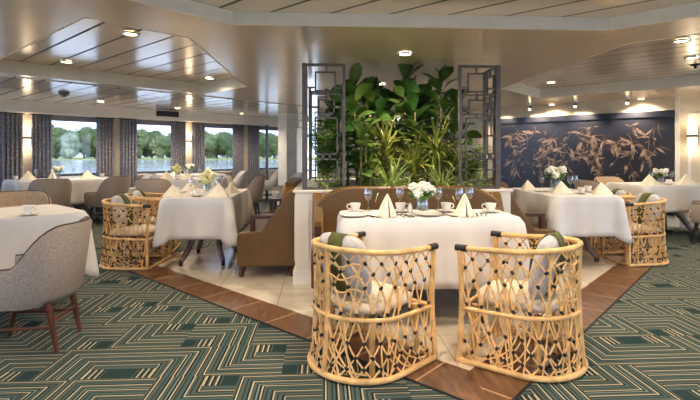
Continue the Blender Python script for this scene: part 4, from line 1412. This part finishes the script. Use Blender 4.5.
KNF.put((1.11, 3.35, ZT), R(75), 'knife just right of the right napkin cone', 'knives')
FRK.put((1.14, 3.35, ZT), R(72), 'fork on the left of the far right cutlery on the front table', 'forks')
FRK.put((1.175, 3.35, ZT), R(70), 'fork at the far right end of the front table', 'forks')
cup_set(1.265, 3.50, pi * 0.9, 'at the right end of the front table')

# table left of the planter
LT = 'on the table left of the planter'
TNT.put((-1.58, 5.02, ZT), R(10), 'cream folded napkin at the front left corner ' + LT, 'napkins')
TNT.put((-1.10, 5.00, ZT), R(-10), 'cream folded napkin at the front right corner ' + LT, 'napkins', 1.15)
TNT.put((-1.06, 5.45, ZT), R(70), 'cream folded napkin at the middle right side ' + LT, 'napkins')
TNT.put((-1.60, 5.75, ZT), R(-20), 'cream folded napkin at the back left side ' + LT, 'napkins')
vase_set(-1.33, 5.45, 1.2, 'amid the table left of the planter', BQY, 'cream yellow')
cup_set(-1.62, 5.26, 2.5, 'at the left of the left planter table')
cup_set(-1.32, 4.98, 2.9, 'at the front of the left planter table')
WIN.put((-1.46, 5.28, ZT), 0, 'stemmed wine glass left of the yellow flowers ' + LT, 'wine glasses')
WIN.put((-1.18, 5.28, ZT), 0, 'stemmed wine glass right of the yellow flowers ' + LT, 'wine glasses')
WIN.put((-1.24, 5.72, ZT), 0, 'stemmed wine glass behind the yellow flowers ' + LT, 'wine glasses')
PLT.put((-1.66, 5.48, ZT), 0, 'white side plate at the left edge ' + LT, 'side plates')

# table right of the planter
RT = 'on the table right of the planter'
TNT.put((2.50, 5.64, ZT), R(20), 'cream folded napkin at the back left ' + RT, 'napkins')
TNT.put((2.66, 5.14, ZT), R(-5), 'cream folded napkin at the front left ' + RT, 'napkins', 1.15)
TNT.put((3.03, 4.98, ZT), R(0), 'cream folded napkin at the front right corner ' + RT, 'napkins', 1.1)
vase_set(2.83, 5.60, 0.7, 'amid the table right of the planter', BQW, 'white', 1.5)
WIN.put((2.67, 5.62, ZT), 0, 'stemmed wine glass left of the white flowers ' + RT, 'wine glasses')
WIN.put((2.92, 5.42, ZT), 0, 'stemmed wine glass just right of the white flowers ' + RT, 'wine glasses')
WIN.put((3.02, 5.50, ZT), 0, 'stemmed wine glass farthest right ' + RT, 'wine glasses')
cup_set(2.84, 5.04, 1.0, 'at the front of the right planter table')
cup_set(3.05, 5.27, 0.5, 'at the right of the right planter table')
PLT.put((2.55, 5.36, ZT), 0, 'white side plate at the left edge ' + RT, 'side plates')

# table at the left picture edge
cup_set(-2.14, 3.53, -0.3, 'on the table by the left picture edge')
CON.put((-2.33, 3.40, ZT), R(200), 'cream napkin cone cut by the left picture edge', 'napkins')

# first window table
FW = 'on the first window table'
TNT.put((-5.02, 8.28, ZT), R(45), 'cream folded napkin at the left end ' + FW, 'napkins', 1.2)
CON.put((-4.62, 8.28, ZT), R(-40), 'cream napkin cone standing in the middle ' + FW, 'napkins')
TNT.put((-4.25, 8.72, ZT), R(45), 'cream folded napkin at the right end ' + FW, 'napkins', 1.2)
vase_set(-4.66, 8.52, 0, 'in the middle of the first window table', BQW, 'white')
WIN.put((-4.93, 8.36, ZT), 0, 'stemmed wine glass left of the flowers ' + FW, 'wine glasses')
WIN.put((-4.45, 8.62, ZT), 0, 'stemmed wine glass right of the flowers ' + FW, 'wine glasses')
cup_set(-5.12, 8.12, 2, 'at the left end of the first window table')
cup_set(-4.10, 8.96, 2, 'at the right end of the first window table')
# table behind the grey tub chair
BT = 'on the table behind the taupe round chair'
TNT.put((-2.72, 8.30, ZT), R(10), 'cream folded napkin at the left ' + BT, 'napkins', 1.15)
TNT.put((-2.02, 8.32, ZT), R(-10), 'cream folded napkin at the right ' + BT, 'napkins', 1.15)
TNT.put((-2.34, 8.22, ZT), R(0), 'cream folded napkin at the front middle ' + BT, 'napkins')
vase_set(-2.62, 8.58, 2, 'on the table behind the taupe round chair', BQY, 'cream yellow')
WIN.put((-2.44, 8.48, ZT), 0, 'stemmed wine glass left of centre ' + BT, 'wine glasses')
WIN.put((-2.20, 8.50, ZT), 0, 'stemmed wine glass right of centre ' + BT, 'wine glasses')
cup_set(-2.52, 8.26, 0, 'on the table behind the taupe round chair')
# farthest window table
WT = 'on the farthest window table'
TNT.put((-3.05, 9.86, ZT), R(45), 'cream folded napkin at the left ' + WT, 'napkins', 1.2)
TNT.put((-2.52, 10.40, ZT), R(45), 'cream folded napkin at the right ' + WT, 'napkins', 1.2)
vase_set(-2.85, 10.22, 1, 'on the farthest window table', BQW, 'white')
WIN.put((-2.95, 10.02, ZT), 0, 'stemmed wine glass left of the flowers ' + WT, 'wine glasses')
WIN.put((-2.68, 10.32, ZT), 0, 'stemmed wine glass right of the flowers ' + WT, 'wine glasses')
# table below the mural
MT = 'on the table below the mural'
TNT.put((4.64, 6.46, ZT), R(5), 'cream folded napkin at the left ' + MT, 'napkins', 1.25)
TNT.put((5.22, 6.50, ZT), R(5), 'cream folded napkin at the right ' + MT, 'napkins', 1.25)
vase_set(5.02, 6.74, 1.5, 'on the table below the mural', BQW, 'white')
WIN.put((4.84, 6.70, ZT), 0, 'stemmed wine glass left of the flowers ' + MT, 'wine glasses')
WIN.put((5.22, 6.78, ZT), 0, 'stemmed wine glass right of the flowers ' + MT, 'wine glasses')
cup_set(4.93, 6.46, 0.3, 'on the table below the mural')
